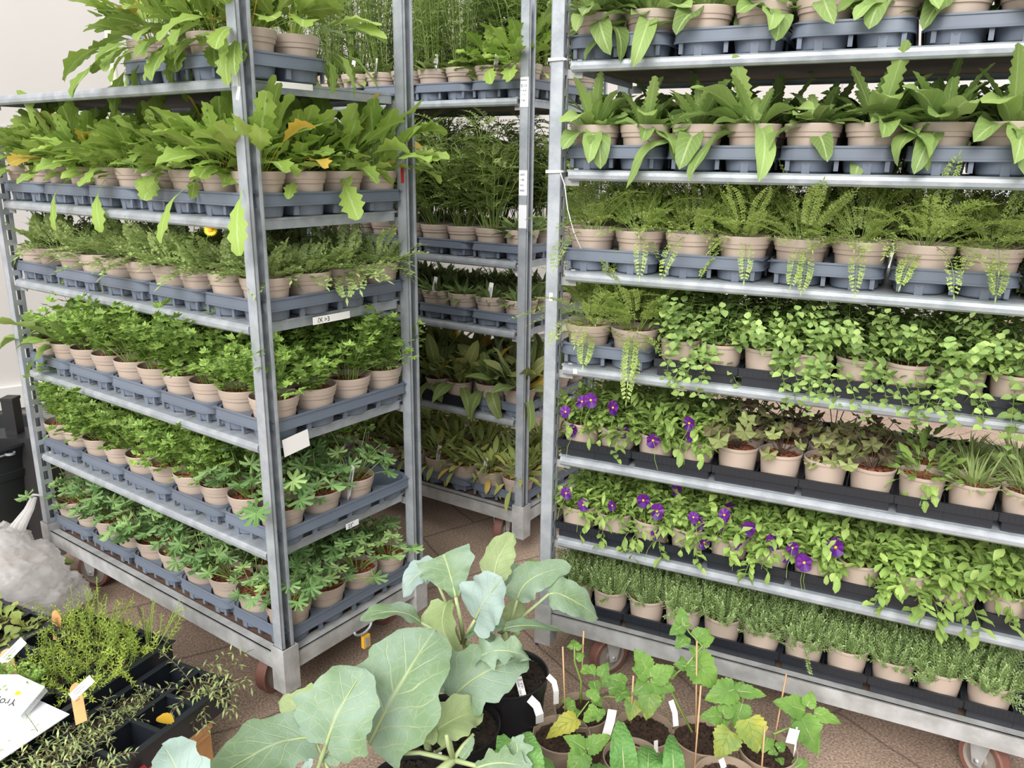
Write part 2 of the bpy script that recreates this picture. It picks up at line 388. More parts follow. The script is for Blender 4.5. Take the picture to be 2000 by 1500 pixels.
def grey_tray(nx=2, ny=4, px=.1308, py=.1305):
    mb = MB(); W, D = nx*px, ny*py; zd = .056
    for i in range(nx):
        for j in range(ny):
            cx, cy = (i+.5)*px, (j+.5)*py; n = 16; r = .0605; vs = []
            for k in range(n):
                a = 2*PI*k/n+PI/4; vs.append((cx+r*math.cos(a), cy+r*math.sin(a), zd))
            hx, hy = px/2, py/2
            for k in range(n):
                a = 2*PI*k/n+PI/4; c, s_ = math.cos(a), math.sin(a); q = max(abs(c), abs(s_)); vs.append((cx+hx*c/q, cy+hy*s_/q, zd))
            mb.add(vs, [(k, n+k, n+(k+1) % n, (k+1) % n) for k in range(n)])
            mb.lathe([(.0605, zd), (.0595, .045), (.0535, .004), (.050, .001), (.001, .001)], 20, (cx, cy, 0))
    rings = []
    for off, z, rr in ((-.002, zd, .034), (-.0015, zd+.005, .036), (.0, zd+.005, .037), (.0015, .034, .038), (.0035, .0335, .040), (.0035, .029, .040), (.0005, .028, .038)):
        rings.append([(x, y, z) for x, y in rrect(-off+.003, W+off-.003, -off+.003, D+off-.003, rr)])
    n = len(rings[0])
    for a, b_ in zip(rings[:-1], rings[1:]):
        mb.add(a+b_, [(k, (k+1) % n, n+(k+1) % n, n+k) for k in range(n)], True)
    # inner skirt walls between cups
    for i in range(nx):
        for y in (.012, D-.012): mb.box(((i+.5)*px, y, .02), (.018, .004, .04))
    for i in range(nx+1):
        for y in (.012, D-.012): mb.box((min(max(i*px, .024), W-.024), y, .03), (.010, .006, .05))
    for j in range(1, ny):
        for x in (.010, W-.010): mb.box((x, j*py, .03), (.006, .014, .05))
    return mb
def black_tray(nx=2, ny=5, px=.1085, py=.106):
    mb = MB(); W, D = nx*px, ny*py; h = .047
    def wall(x0, y0, x1, y1):
        dx, dy = x1-x0, y1-y0; L_ = math.hypot(dx, dy); a = math.atan2(dy, dx); c = ((x0+x1)/2, (y0+y1)/2)
        mb.box((c[0], c[1], h-.011), (L_, .004, .022), a)
        mb.box((c[0], c[1], h-.001), (L_+.004, .008, .002), a)
        n_ = int(L_/.0125)
        for k in range(n_):
            t_ = (k+.5)/n_; mb.box((x0+dx*t_, y0+dy*t_, h-.0105), (.0035, .0062, .018), a)
    wall(.002, .002, W-.002, .002); wall(.002, D-.002, W-.002, D-.002); wall(.002, .002, .002, D-.002); wall(W-.002, .002, W-.002, D-.002)
    for y in (.009, D-.009): mb.box((W/2, y, .014), (W-.018, .003, .026))
    for x in (.009, W-.009): mb.box((x, D/2, .014), (.003, D-.018, .026))
    mb.box((W/2, D/2, .001), (W-.02, D-.02, .002))
    for j in range(1, ny): mb.box((W/2, j*py, .018), (W-.012, .003, .034))
    for i in range(1, nx): mb.box((i*px, D/2, .018), (.003, D-.012, .034))
    for i in range(nx):
        for j in range(1, ny): mb.box((i*px+px*.5, j*py, .020), (.004, .012, .030))
    return mb

# ---------------------------------------------------------------- leaves
def rot_to(d, ang, axis): return Matrix.Rotation(ang, 3, axis) @ d
PROF = {
 'ovate': lambda t: math.sin(PI*min(1, t**.75))**.9 if t < 1 else 0,
 'lance': lambda t: math.sin(PI*t**.8)**.8 if 0 < t < 1 else 0,
 'tongue': lambda t: .12+.88*math.sin(PI*min(1, max(0, (t-.12)/.9))**.85)**.7 if .12 < t < 1 else (.12 if t < 1 else 0.02),
 'spoon': lambda t: .10 if t < .45 else .1+.9*math.sin(PI*((t-.45)/.55)**.9)**.7 if t < 1 else 0.05,
 'lobed': lambda t: .06 if t < .52 else (.12+.88*math.sin(PI*((t-.52)/.48)**1.15)**.6)if t < 1 else .22,
 'ragged': lambda t: .1 if t < .15 else (.25+.75*math.sin(PI*((t-.15)/.85)**1.1)**.7)if t < 1 else .05,
}
def leaf(mb, p, d, n, L_, W_, prof='lance', seg=4, bend=.6, fold=.25, twist=0., rnd=random):
    teeth = {'lobed': .32, 'ragged': .34}.get(prof, 0); wav = .35 if prof in ('tongue', 'lobed') else 0; ph = rnd.uniform(0, 6)
    """a leaf strip: spine from p along d, curling away from n by bend radians"""
    f = PROF[prof]; p = V(p); d = V(d).normalized(); n = V(n); n = (n-d*n.dot(d))
    n = n.normalized() if n.length > 1e-6 else d.orthogonal().normalized()
    s = d.cross(n); vs = []; uv = []; st = L_/seg
    for i in range(seg+1):
        t_ = i/seg; w_ = f(t_)*W_
        if teeth and i % 2 and 0 < i < seg: w_ *= 1-teeth
        if i in (0,) : w_ = max(w_, W_*.05)
        up = n*(fold*w_); wv = n*(wav*w_*math.sin(t_*11+ph)); wv2 = n*(wav*w_*math.sin(t_*9+ph*2))
        vs += [p - s*w_ + up + wv, p, p + s*w_ + up + wv2]; uv += [(t_, 0), (t_, .5), (t_, 1)]
        if i < seg:
            a = -bend/seg; c, q = math.cos(a), math.sin(a); d, n = d*c + n*q, n*c - d*q
            if twist: s = Matrix.Rotation(twist/seg, 3, d) @ s; n = s.cross(d)
            p = p + d*st
    fs = []
    for i in range(seg):
        a = i*3; fs += [(a, a+1, a+4, a+3), (a+1, a+2, a+5, a+4)]
    mb.add(vs, fs, True, uv)
    return p, d, n
def kite(mb, p, d, n, L_, W_, lift=0.):
    s = d.cross(n).normalized()
    mb.add([p, p+d*(L_*.45)-s*W_+n*lift, p+d*L_, p+d*(L_*.45)+s*W_+n*lift], [(0, 1, 2, 3)], False)
def spine(p, d, n, L_, bend, seg):
    pts = [(V(p), V(d), V(n))]; p, d, n = V(p), V(d), V(n)
    for i in range(seg):
        a = -bend/seg; c, q = math.cos(a), math.sin(a); d, n = d*c + n*q, n*c - d*q
        p = p + d*(L_/seg); pts.append((p.copy(), d.copy(), n.copy()))
    return pts
def sph(az, el): return V((math.cos(az)*math.cos(el), math.sin(az)*math.cos(el), math.sin(el)))
def frame(az, el):
    d = sph(az, el); n = sph(az+PI, PI/2-el) if el < PI/2 else V((0, 0, 1))
    n = (V((0, 0, 1)) - d*d.z); n = n.normalized() if n.length > 1e-4 else sph(az+PI, 0)
    return d, n
def pinnate(mb, p, d, n, L_, npair, ll, lw, bend=.8, start=.25, rnd=random, sub=0):
    sp = spine(p, d, n, L_, bend, 6)
    mb.cm = 1; mb.tube([q[0] for q in sp], .0011, 3, .0005, cap=False); mb.cm = 0
    for k in range(npair):
        t_ = start + (1-start)*(k+.5)/npair; i = min(5, int(t_*6)); f = t_*6-i
        q = sp[i][0].lerp(sp[i+1][0], f); dd = sp[i][1]; nn = sp[i][2]; s = dd.cross(nn)
        env = math.sin(PI*(.15+.8*(t_-start)/(1-start)))**.6
        for sg in (-1, 1):
            v = (dd*.55 + s*sg + nn*rnd.uniform(-.15, .35)).normalized()
            if sub:
                for m_ in range(sub):
                    e = (m_+1)/sub; qq = q + v*(ll*env*e*.8)
                    for s2 in (-1, 1):
                        v2 = (v*.9 + dd*s2*.8 + nn*rnd.uniform(-.4, .5)).normalized(); kite(mb, qq, v2, nn, ll*.42*env, lw, 0)
                kite(mb, q, v, nn, ll*env, lw*.7)
            else:
                kite(mb, q, v, nn, ll*env, lw, lw*.25)
    e = sp[-1]; kite(mb, e[0], e[1], e[2], ll, lw)
def rosette(mb, rnd, cnt, L0, L1, W0_, W1_, prof, seg, el0, el1, b0, b1, base=.02, z=0, fold=.25, front=0, twist=.6):
    for k in range(cnt):
        az = rnd.uniform(0, 2*PI); el = R(rnd.uniform(el0, el1)); L_ = rnd.uniform(L0, L1)
        bend = rnd.uniform(b0, b1)
        if k < front: az = -PI/2+rnd.uniform(-.9, .9); el = R(rnd.uniform(5, 35)); bend = rnd.uniform(1.3, 1.9)
        d, n = frame(az, el); r = base*rnd.random()
        leaf(mb, (r*math.cos(az), r*math.sin(az), z), d, n, L_, rnd.uniform(W0_, W1_), prof, seg, bend, fold*rnd.uniform(.2, 1.2), rnd.uniform(-twist, twist), rnd)
def palm(mb, p, d, n, r, lobes, rnd, teeth=True):
    s = d.cross(n); vs = [p]; k = 0; tot = lobes*4
    for i in range(tot+1):
        a = -2.5+5.0*i/tot; ph = i % 4
        rr = r*(.33 if ph == 0 else .86 if ph in (1, 3) else 1.0)*(1-.12*abs(a)/2.5)
        vs.append(p + (d*math.cos(a) + s*math.sin(a))*rr + n*(r*(.16 if ph == 2 else -.02)+rnd.uniform(-.04, .04)*r))
    mb.add(vs, [(0, i+1, i+2) for i in range(tot)], False)
    
def sp_lobed(rnd, v):
    mb = MB(); rosette(mb, rnd, 36, .13, .235, .022, .037, 'lobed', 19, 38, 86, .2, 1.5, z=0, front=1, fold=.3)
    rosette(mb, rnd, 18, .08, .16, .014, .022, 'lobed', 15, 15, 70, .3, 1.2, z=0)
    return mb
def sp_lobedtop(rnd, v):
    mb = MB(); rosette(mb, rnd, 30, .15, .25, .020, .034, 'lobed', 19, 45, 88, .2, 1.3, z=0, fold=.3)
    for k in range(11):
        az = -PI/2+rnd.uniform(-1.5, 1.5); d, n = frame(az, R(rnd.uniform(5, 45))); leaf(mb, (.02*math.cos(az), .02*math.sin(az), 0), d, n, rnd.uniform(.16, .25), rnd.uniform(.018, .032), 'lobed', 19, rnd.uniform(1.2, 2.0), .3, rnd.uniform(-.5, .5), rnd)
    return mb
def sp_feather(rnd, v):
    mb = MB()
    for k in range(26):
        az = rnd.uniform(0, 2*PI); d, n = frame(az, R(rnd.uniform(28, 88))); r = .02*rnd.random()
        pinnate(mb, (r*math.cos(az), r*math.sin(az), 0), d, n, rnd.uniform(.09, .155), 8, .026, .0036, rnd.uniform(.3, 1.5), .35, rnd, 3)
    return mb
def sp_yarrow(rnd, v):
    mb = MB()
    for k in range(27):
        az = rnd.uniform(0, 2*PI); el = R(rnd.uniform(35, 87)); bend = rnd.uniform(.2, 1.6)
        if k < 2: az = -PI/2+rnd.uniform(-.9, .9); el = R(rnd.uniform(10, 35)); bend = 1.6
        d, n = frame(az, el); r = .02*rnd.random()
        pinnate(mb, (r*math.cos(az), r*math.sin(az), 0), d, n, rnd.uniform(.12, .23), 15, .020, .0016, bend, .3, rnd, 3)
    return mb
def bushy(rnd, nst, h0, h1, node, fn, spread=35, lean=.8, trail=0, stemr=.0012, base=.03):
    mb = MB()
    for k in range(nst):
        az = rnd.uniform(0, 2*PI); el = R(90-abs(rnd.gauss(0, spread))); L_ = rnd.uniform(h0, h1); bend = rnd.uniform(min(0, lean), max(lean, .1))
        if k < trail: az = -PI/2+rnd.uniform(-.8, .8); el = R(rnd.uniform(5, 30)); bend = rnd.uniform(1.2, 1.8); L_ = h1*1.05
        d, n = frame(az, max(el, .1)); r = base*math.sqrt(rnd.random())
        sp = spine((r*math.cos(az), r*math.sin(az), 0), d, n, L_, bend, 7)
        mb.cm = 1; mb.tube([q[0] for q in sp], stemr, 3, stemr*.5, cap=False); mb.cm = 0
        nn = int(L_/node)
        for j in range(1, nn+1):
            t_ = min(.999, (j+.0)/nn); i = min(6, int(t_*7)); q = sp[i][0].lerp(sp[i+1][0], t_*7-i); fn(mb, q, sp[i][1], sp[i][2], j, t_, rnd)
    return mb
def sp_clover(rnd, v):
    def fn(mb, q, d, n, j, t_, rnd):
        if j < 2: return
        for _ in range(2):
            az = rnd.uniform(0, 2*PI); s = (Matrix.Rotation(az, 3, d) @ n); pd = (s+d*.5+V((0, 0, .3))).normalized(); p2 = q+pd*rnd.uniform(.006, .022)
            dd, nn = pd, (V((0, 0, 1))-pd*pd.z).normalized(); sd_ = dd.cross(nn)
            for a in (-1.2, -.55, 0, .55, 1.2):
                dv = (dd*math.cos(a)+sd_*math.sin(a)+nn*rnd.uniform(-.3, .2)).normalized(); kite(mb, p2, dv, nn, rnd.uniform(.013, .021), .0046, .001)
    return bushy(rnd, 25, .09, .20, .017, fn, 20, .6, base=.026)
def sp_geranium(rnd, v):
    mb = MB()
    for k in range(20):
        az = rnd.uniform(0, 2*PI); d, n = frame(az, R(rnd.uniform(35, 85))); L_ = rnd.uniform(.05, .13)
        r = .02*rnd.random(); sp = spine((r*math.cos(az), r*math.sin(az), 0), d, n, L_, rnd.uniform(0, .7), 4)
        mb.cm = 1; mb.tube([q[0] for q in sp], .0013, 3, cap=False); mb.cm = 0
        e = sp[-1]; nn = (V((0, 0, 1))+sph(az, 0)*.5+V((rnd.uniform(-.3, .3), rnd.uniform(-.3, .3), 0))).normalized(); dd = (e[1]-nn*e[1].dot(nn)).normalized()
        palm(mb, e[0], dd, nn, rnd.uniform(.024, .038), 7, rnd)
    return mb
def sp_broad(rnd, v):
    mb = MB(); rosette(mb, rnd, 8, .15, .22, .030, .042, 'tongue', 9, 35, 80, .4, 1.4, fold=.3, front=1); return mb
def sp_aster(rnd, v):
    def fn(mb, q, d, n, j, t_, rnd):
        az = j*2.4; s = Matrix.Rotation(az, 3, d) @ n; dv = (s+d*.9).normalized(); leaf(mb, q, dv, d, rnd.uniform(.025, .05)*(1.1-.5*t_), .0035, 'lance', 2, .5, .2)
    mb = bushy(rnd, 30, .30, .50, .014, fn, 6, .15, stemr=.0015)
    rosette(mb, rnd, 14, .06, .11, .012, .018, 'lance', 5, 10, 60, .3, 1.2); return mb
def sp_polem(rnd, v):
    mb = MB()
    for k in range(22):
        az = rnd.uniform(0, 2*PI); d, n = frame(az, R(rnd.uniform(66, 88))); r = .03*rnd.random(); H = rnd.uniform(.20, .36)
        sp = spine((r*math.cos(az), r*math.sin(az), 0), d, n, H, .3, 6); mb.cm = 1; mb.tube([q[0] for q in sp], .0017, 3, cap=False); mb.cm = 0
        for j in range(2, 7):
            for _ in range(2):
                d2, n2 = frame(rnd.uniform(0, 2*PI), R(rnd.uniform(20, 60))); pinnate(mb, sp[j][0], d2, n2, rnd.uniform(.05, .09), 7, .018, .0032, .7, .15, rnd)
    return mb
def sp_campion(rnd, v):
    mb = MB(); rosette(mb, rnd, 60, .04, .085, .006, .010, 'lance', 4, 20, 85, .2, 1.0, base=.04, fold=.4); return mb
def sp_dull(rnd, v):
    mb = MB(); rosette(mb, rnd, 20, .13, .23, .018, .028, 'tongue', 9, 45, 86, .2, 1.2, base=.03, fold=.4, front=2); return mb
def sp_scab(rnd, v):
    mb = MB(); rosette(mb, rnd, 40, .09, .18, .008, .014, 'spoon', 7, 35, 85, .3, 1.3, base=.03, fold=.4, front=3); return mb
def sp_tongue(rnd, v):
    mb = MB(); rosette(mb, rnd, 8, .13, .21, .020, .031, 'tongue', 12, 25, 65, .8, 1.6, base=.012, fold=.35, front=rnd.choice([1, 2, 2, 3]))
    rosette(mb, rnd, 7, .09, .17, .012, .022, 'ragged', 21, 50, 86, .2, 1.1, base=.012, fold=.4)
    rosette(mb, rnd, 10, .08, .15, .014, .021, 'tongue', 9, 30, 80, .3, 1.2, base=.012, fold=.4); return mb
def sp_oregano(rnd, v):
    def fn(mb, q, d, n, j, t_, rnd):
        s = Matrix.Rotation(j*PI/2, 3, d) @ n
        for sg in (-1, 1):
            dv = (s*sg+d*.35+V((0, 0, .2))).normalized(); leaf(mb, q+dv*.003, dv, (V((0, 0, 1))+d*.5), rnd.uniform(.019, .032)*(1.1-.4*t_), rnd.uniform(.0075, .0118), 'ovate', 4, .5, .25)
    return bushy(rnd, 27, .08, .18, .019, fn, 30, .7, trail=rnd.choice([2, 4, 6]), base=.04)
def sp_viola(rnd, v):
    def fn(mb, q, d, n, j, t_, rnd):
        s = Matrix.Rotation(rnd.uniform(0, 6.28), 3, d) @ n; dv = (s+d*.6+V((0, 0, .2))).normalized()
        leaf(mb, q, dv, V((0, 0, 1)), rnd.uniform(.022, .046), rnd.uniform(.006, .0105), 'tongue', 4, .7, .3)
    mb = bushy(rnd, 38, .05, .115, .011, fn, 34, .8, trail=rnd.choice([0, 1, 2, 4]), base=.035)
    return mb
def sp_grass(rnd, v):
    mb = MB(); rosette(mb, rnd, 80, .05, .11, .0018, .003, 'lance', 5, 35, 88, .2, 1.2, base=.035, fold=.2)
    rosette(mb, rnd, 12, .04, .07, .008, .012, 'spoon', 5, 20, 60, .3, 1.0, base=.035); return mb
def sp_lobsmall(rnd, v):
    mb = MB(); rosette(mb, rnd, 40, .06, .10, .008, .013, 'lobed', 10, 25, 85, .3, 1.3, base=.03, front=3); return mb
def sp_heuchera(rnd, v):
    mb = MB()
    for k in range(13):
        az = rnd.uniform(0, 2*PI); d, n = frame(az, R(rnd.uniform(40, 85))); L_ = rnd.uniform(.05, .11)
        sp = spine((0, 0, 0), d, n, L_, rnd.uniform(0, .7), 3)
        mb.cm = 1; mb.tube([q[0] for q in sp], .0014, 3, cap=False); mb.cm = 0
        e = sp[-1]; nn = (V((0, 0, 1))+sph(az, 0)*.6).normalized(); dd = (e[1]-nn*e[1].dot(nn)).normalized(); rr = rnd.uniform(.018, .030); s = dd.cross(nn)
        vs = [e[0]]; T_ = 20
        for i in range(T_+1):
            a = -2.7+5.4*i/T_; q = rr*(.85+.15*math.cos(a*5))*(1 if i % 2 else .88); vs.append(e[0]+(dd*math.cos(a)+s*math.sin(a))*q+nn*(rr*.15*math.cos(a*5)))
        mb.add(vs, [(0, i+1, i+2) for i in range(T_)], False)
    for k in range(8):
        az = rnd.uniform(0, 6.28); d, n = frame(az, R(60)); mb.cm = 1; mb.tube([q[0] for q in spine((0, 0, 0), d, n, .04, .4, 3)], .001, 3, cap=False); mb.cm = 0
    return mb
def sp_thyme(rnd, v):
    def fn(mb, q, d, n, j, t_, rnd):
        s = Matrix.Rotation(j*PI/2+rnd.uniform(-.3, .3), 3, d) @ n
        for sg in (-1, 1):
            dv = (s*sg+d*.9).normalized(); kite(mb, q, dv, d, rnd.uniform(.007, .0115), .0017, 0)
    mb = bushy(rnd, 170, .05, .10, .0046, fn, 32, -.6, trail=0, stemr=.0006, base=.046)
    return mb
SPEC = {  # function, foliage material, stem material, object name, label words
 'lobedtop': (sp_lobedtop, 'lobed', STEM, 'potted_daisy', 'pale drooping leafy daisy'),
 'lobed': (sp_lobed, 'lobed', STEM, 'potted_daisy', 'lobed leafy daisy'),
 'feather': (sp_feather, 'feather', STEM, 'potted_chamomile', 'grey green feathery chamomile'),
 'clover': (sp_clover, 'clover', STEM, 'potted_cinquefoil', 'bushy fine leaved cinquefoil'),
 'geranium': (sp_geranium, 'geranium', STEM, 'potted_cranesbill', 'palm leaved cranesbill'),
 'broad': (sp_broad, 'broad', STEM, 'potted_foxglove', 'broad leaved foxglove'),
 'aster': (sp_aster, 'aster', STEM, 'potted_aster', 'tall upright narrow leaved aster'),
 'polem': (sp_polem, 'aster', STEM, 'potted_valerian', 'tall ferny valerian'),
 'campion': (sp_campion, 'campion', STEM, 'potted_campion', 'low dark leaved campion'),
 'dull': (sp_dull, 'dull', DSTEM, 'potted_primrose', 'dark wilting broad leaved primrose'),
 'scab': (sp_scab, 'scabious', STEM, 'potted_scabious', 'pale yellowing scabious'),
 'tongue': (sp_tongue, 'tongue', STEM, 'potted_knautia', 'large tongue leaved knautia'),
 'yarrow': (sp_yarrow, 'yarrow', STEM, 'potted_yarrow', 'light green feathery yarrow'),
 'oregano': (sp_oregano, 'oregano', STEM, 'potted_oregano', 'round leaved trailing oregano'),
 'viola': (sp_viola, 'viola', STEM, 'potted_viola', 'purple flowered viola'),
 'violab': (sp_viola, 'viola', STEM, 'potted_viola', 'green leafy viola'),
 'heuchera': (sp_heuchera, 'heuchera', DSTEM, 'potted_coral_bells', 'dark leaved sparse coral bells'),
 'grass': (sp_grass, 'feather', STEM, 'potted_pink', 'fine grassy leaved pink'),
 'lobsmall': (sp_lobsmall, 'broad', STEM, 'potted_avens', 'small lobed leaf avens'),
 'thyme': (sp_thyme, 'thyme', STEM, 'potted_thyme', 'dense bushy thyme'),
}
POTM = {}; MUL = {}; FOL = {}
def hide_proto(o):  # keep the mesh, drop the object
    me = o.data; bpy.data.objects.remove(o); return me
for k in ('grey', 'black'):
    POTM[k] = hide_proto(pot_mesh(k).build('pot', POT))
    MUL[k] = [hide_proto(mulch_mesh(.0595 if k == 'grey' else .0500, .090 if k == 'grey' else .080, 7+i).build('bark_mulch', BARK)) for i in range(3)]
def foliage(sp, var):
    key = (sp, var)
    if key not in FOL:
        f, mt, st, nm, lb = SPEC[sp]; rnd = random.Random(hash_(sp)+var*77)
        FOL[key] = hide_proto(f(rnd, var).build('foliage', [LM[mt], st]))
    return FOL[key]
def hash_(s): return sum((i+1)*ord(c) for i, c in enumerate(s))
def meshobj(name, me, parent, z=0, rz=0., sc_=1.):
    o = bpy.data.objects.new(name, me); COL.objects.link(o); o.parent = parent; o.location = (0, 0, z); o.rotation_euler = (0, 0, rz); o.scale = (sc_,)*3; return o
# flower for violas
def viola_flower():
    mb = MB(); n = V((0, 0, 1))
    for a, r_, w_ in ((90, .017, .010), (40, .016, .010), (140, .016, .010), (-10, .014, .009), (190, .014, .009), (-90, .018, .012)):
        d = V((math.cos(R(a)), math.sin(R(a)), .15)).normalized(); s = d.cross(n); vs = [V((0, 0, 0))]
        for i in range(9):
            q = -1+i/4; vs.append(d*(r_*(.55+.45*math.cos(q*1.35))) + s*(w_*math.sin(q*1.5)) + n*(.002*math.cos(q*3)))
        mb.add(vs, [(0, i, i+1) for i in range(1, 9)], False)
    mb.cm = 1; mb.lathe([(.0001, .003), (.002, .0028), (.0028, .001)], 8)
    return mb
VF = hide_proto(viola_flower().build('flower', [PUR, YPET]))
sk = MB(); sk.tube([(0, 0, 0), (.002, 0, -.02), (-.004, 0, -.05), (0, 0, -.08)], .0007, 4, cap=False); VSTK = hide_proto(sk.build('flower_stalk', STEM))
def tag_mesh():
    mb = MB(); mb.add([(-.008, 0, .02), (-.008, 0, .11), (.008, 0, .11), (.008, 0, .02), (0, 0, 0), (-.008, .001, .02), (-.008, .001, .11), (.008, .001, .11), (.008, .001, .02), (0, .001, 0)],
      [(0, 4, 3, 2, 1), (5, 6, 7, 8, 9), (0, 1, 6, 5), (1, 2, 7, 6), (2, 3, 8, 7), (3, 4, 9, 8), (4, 0, 5, 9)])
    mb.cm = 1
    for i in range(5): mb.box((-.004+i*.0022, -.0004, .065), (.0008, .0005, .06-.006*(i % 3)))
    return mb
TAGM = hide_proto(tag_mesh().build('plant_label', [WHITE, INK]))

ORD = ['first', 'second', 'third', 'fourth', 'fifth', 'sixth', 'seventh', 'eighth', 'ninth', 'tenth', 'eleventh', 'twelfth']
ROW = ['front', 'second', 'third', 'fourth', 'fifth']
RR = random.Random(5)
TRAYM = {'grey': hide_proto(grey_tray().build('plant_tray', GTRAY)), 'short grey': hide_proto(grey_tray(2, 2).build('plant_tray', GTRAY)), 'black': hide_proto(black_tray().build('plant_tray', BTRAY))}
SCL = {'clover': 1.18, 'geranium': 1.15, 'thyme': 1.06, 'tongue': 1.1, 'yarrow': 1.12, 'polem': 1.22, 'campion': 1.2, 'feather': 1.08, 'aster': 1.05}
def put_pot(T, kind, sp, x, y, z, idx, endname, row, shelf, tagp=None, scale=None, rz=None, flowers=0):
    f, mt, st, nm, lb = SPEC[sp]
    if sp == 'viola' and not flowers: lb = 'green leafy viola'
    root = empty(nm, T.w(x, y, z + (.0025 if kind == 'grey' else .0025)), T.a + (RR.uniform(-.5, .5) if rz is None else rz))
    tag(root, f'{lb}, {ORD[idx]} from {endname}, {ROW[row]} row, {shelf} shelf, {T.name}', 'potted plant', f'{nm.replace("potted_", "")} plants on the {shelf} shelf of the {T.name}')
    meshobj('pot', POTM[kind], root); meshobj('bark_mulch', RR.choice(MUL[kind]), root, 0, RR.uniform(0, 6))
    zf = .088 if kind == 'grey' else .078
    s = (scale if scale else RR.uniform(.85, 1.1))*SCL.get(sp, 1.)
    fo_ = meshobj('foliage', foliage(sp, RR.randrange(5)), root, zf, RR.uniform(-.5, .5) if row == 0 else RR.uniform(0, 6.28), s)
    fo_.rotation_euler.x = RR.uniform(-.13, .16); fo_.rotation_euler.y = RR.uniform(-.16, .16); fo_.scale.z = s*RR.uniform(.85, 1.12)
    if tagp:
        o = meshobj('plant_label', TAGM, root, zf-.02, tagp[1] if len(tagp) > 1 else 0); o.location = (tagp[0], -.045, zf-.035); o.rotation_euler = (-.12, .15, 0)
    for k in range(flowers):
        fo = meshobj('flower', VF, root); a = RR.uniform(-2.6, -.5); r = RR.uniform(.03, .075)
        fo.location = (r*math.cos(a), r*math.sin(a)-.02, zf+RR.uniform(-.02, .10)); fo.rotation_euler = (R(RR.uniform(55, 100)), RR.uniform(-.4, .4), RR.uniform(-.6, .6)); q = RR.uniform(.9, 1.35); fo.scale = (q, q, q)
        st_ = meshobj('flower_stalk', VSTK, root); st_.location = fo.location + V((0, .002, 0)); st_.rotation_euler = (RR.uniform(-.5, .1), RR.uniform(-.3, .3), 0)
    return root
def put_tray(T, kind, x, z, idx, endname, shelf):
    o = bpy.data.objects.new('plant_tray', TRAYM[kind]); COL.objects.link(o); o.location = T.w(x, .004 if 'grey' in kind else .0, z+.0006); o.rotation_euler = (0, 0, T.a)
    tag(o, f'{kind} plastic plant tray, {ORD[idx]} from {endname}, {shelf} shelf of {T.name}', 'tray', f'{kind} trays on the {shelf} shelf of the {T.name}')
GPX, GPY, BPX, BPY = .134, .1305, .1085, .106

# left trolley: columns counted from the near post (x = LEN) towards the far one
SN = ['top', 'second', 'third', 'fourth', 'fifth', 'bottom']
for li, z in enumerate(ZL+[ZBASE]):
    ncol = 4 if li == 0 else 10
    for t_ in range(ncol//2):
        put_tray(TL, 'grey' if li else 'short grey', LEN+.005-(t_+1)*.2640, z, t_, 'near post', SN[li])
    for c in range(ncol):
        for r_ in range(4 if li else 2):
            x = LEN+.005-(c//2+1)*.2640 + (1.5-(c % 2))*.1320; y = .004+(r_+.5)*GPY
            sp = ['lobed', 'lobed', 'feather', 'clover', 'clover', 'geranium'][li]; tg = None
            if li == 0: sp = 'lobedtop'
            if li in (2, 3) and c >= (9 if li == 2 else 8): sp = 'broad'
            if li == 4 and c < 2: sp = 'geranium'
            if li == 4 and r_ == 3 and c < 2: continue
            if li == 4 and c == 0 and r_ == 2: tg = (.05,)
            if r_ > 1 and c > 4 and li > 0: continue
            put_pot(TL, 'grey', sp, x, y, z, c, 'near post', r_, SN[li], tg, scale=.72 if (sp == 'broad' and li == 2) else RR.uniform(.92, 1.08) if li == 0 else None)
# right trolley: columns counted from the left post
SR = ['top', 'second', 'third', 'fourth', 'fifth', 'sixth', 'bottom']
for li, z in enumerate(ZR+[ZBASE]):
    if li < 3:
        for t_ in range(5):
            put_tray(TR, 'grey', .012+t_*.27, z, t_, 'left post', SR[li])
            for q in range(2):
                for r_ in range(4 if li != 0 else 2):
                    if t_ == 4 and q == 1 : continue
                    put_pot(TR, 'grey', ['tongue', 'tongue', 'yarrow'][li], .012+t_*.27+(q+.5)*GPX, .004+(r_+.5)*GPY, z, t_*2+q, 'left post', r_, SR[li])
    else:
        x0 = .024
        ntr = 6
        if li == 3:
            put_tray(TR, 'grey', .012, z, 0, 'left post', SR[li])
            for q in range(2):
                for r_ in range(4): put_pot(TR, 'grey', 'yarrow', .012+(q+.5)*GPX, .004+(r_+.5)*GPY, z, q, 'left post', r_, SR[li])
            x0 = .29; ntr = 4
        for t_ in range(ntr):
            put_tray(TR, 'black', x0+t_*.2193, z, t_+(1 if li == 3 else 0), 'left post', SR[li])
            for q in range(2):
                c = t_*2+q
                if x0+t_*.2193+(q+.5)*BPX > 1.26: continue
                for r_ in range(4 if li < 4 else 3):
                    fl_ = 0
                    if li == 3: sp = 'oregano'
                    elif li == 4:
                        sp = 'viola' if c < 4 else 'heuchera' if c < 8 else 'lobsmall' if c == 8 else 'grass'
                        if sp == 'viola' and r_ == 0: fl_ = [4, 2, 1, 2][c]
                    elif li == 5:
                        sp = 'viola' if c < 7 else 'violab'
                        if r_ < 2 and c < 7: fl_ = [2, 1, 3, 3, 5, 3, 4][c] if r_ == 0 else RR.randrange(2)
                        if r_ == 0 and c == 9: fl_ = 0
                    else: sp = 'thyme'
                    if sp == 'heuchera' and r_ > 1: sp = 'heuchera'
                    put_pot(TR, 'black', sp, x0+t_*.2193+(q+.5)*BPX, (r_+.5)*BPY, z, c+(2 if li == 3 else 0), 'left post', r_, SR[li], flowers=fl_)
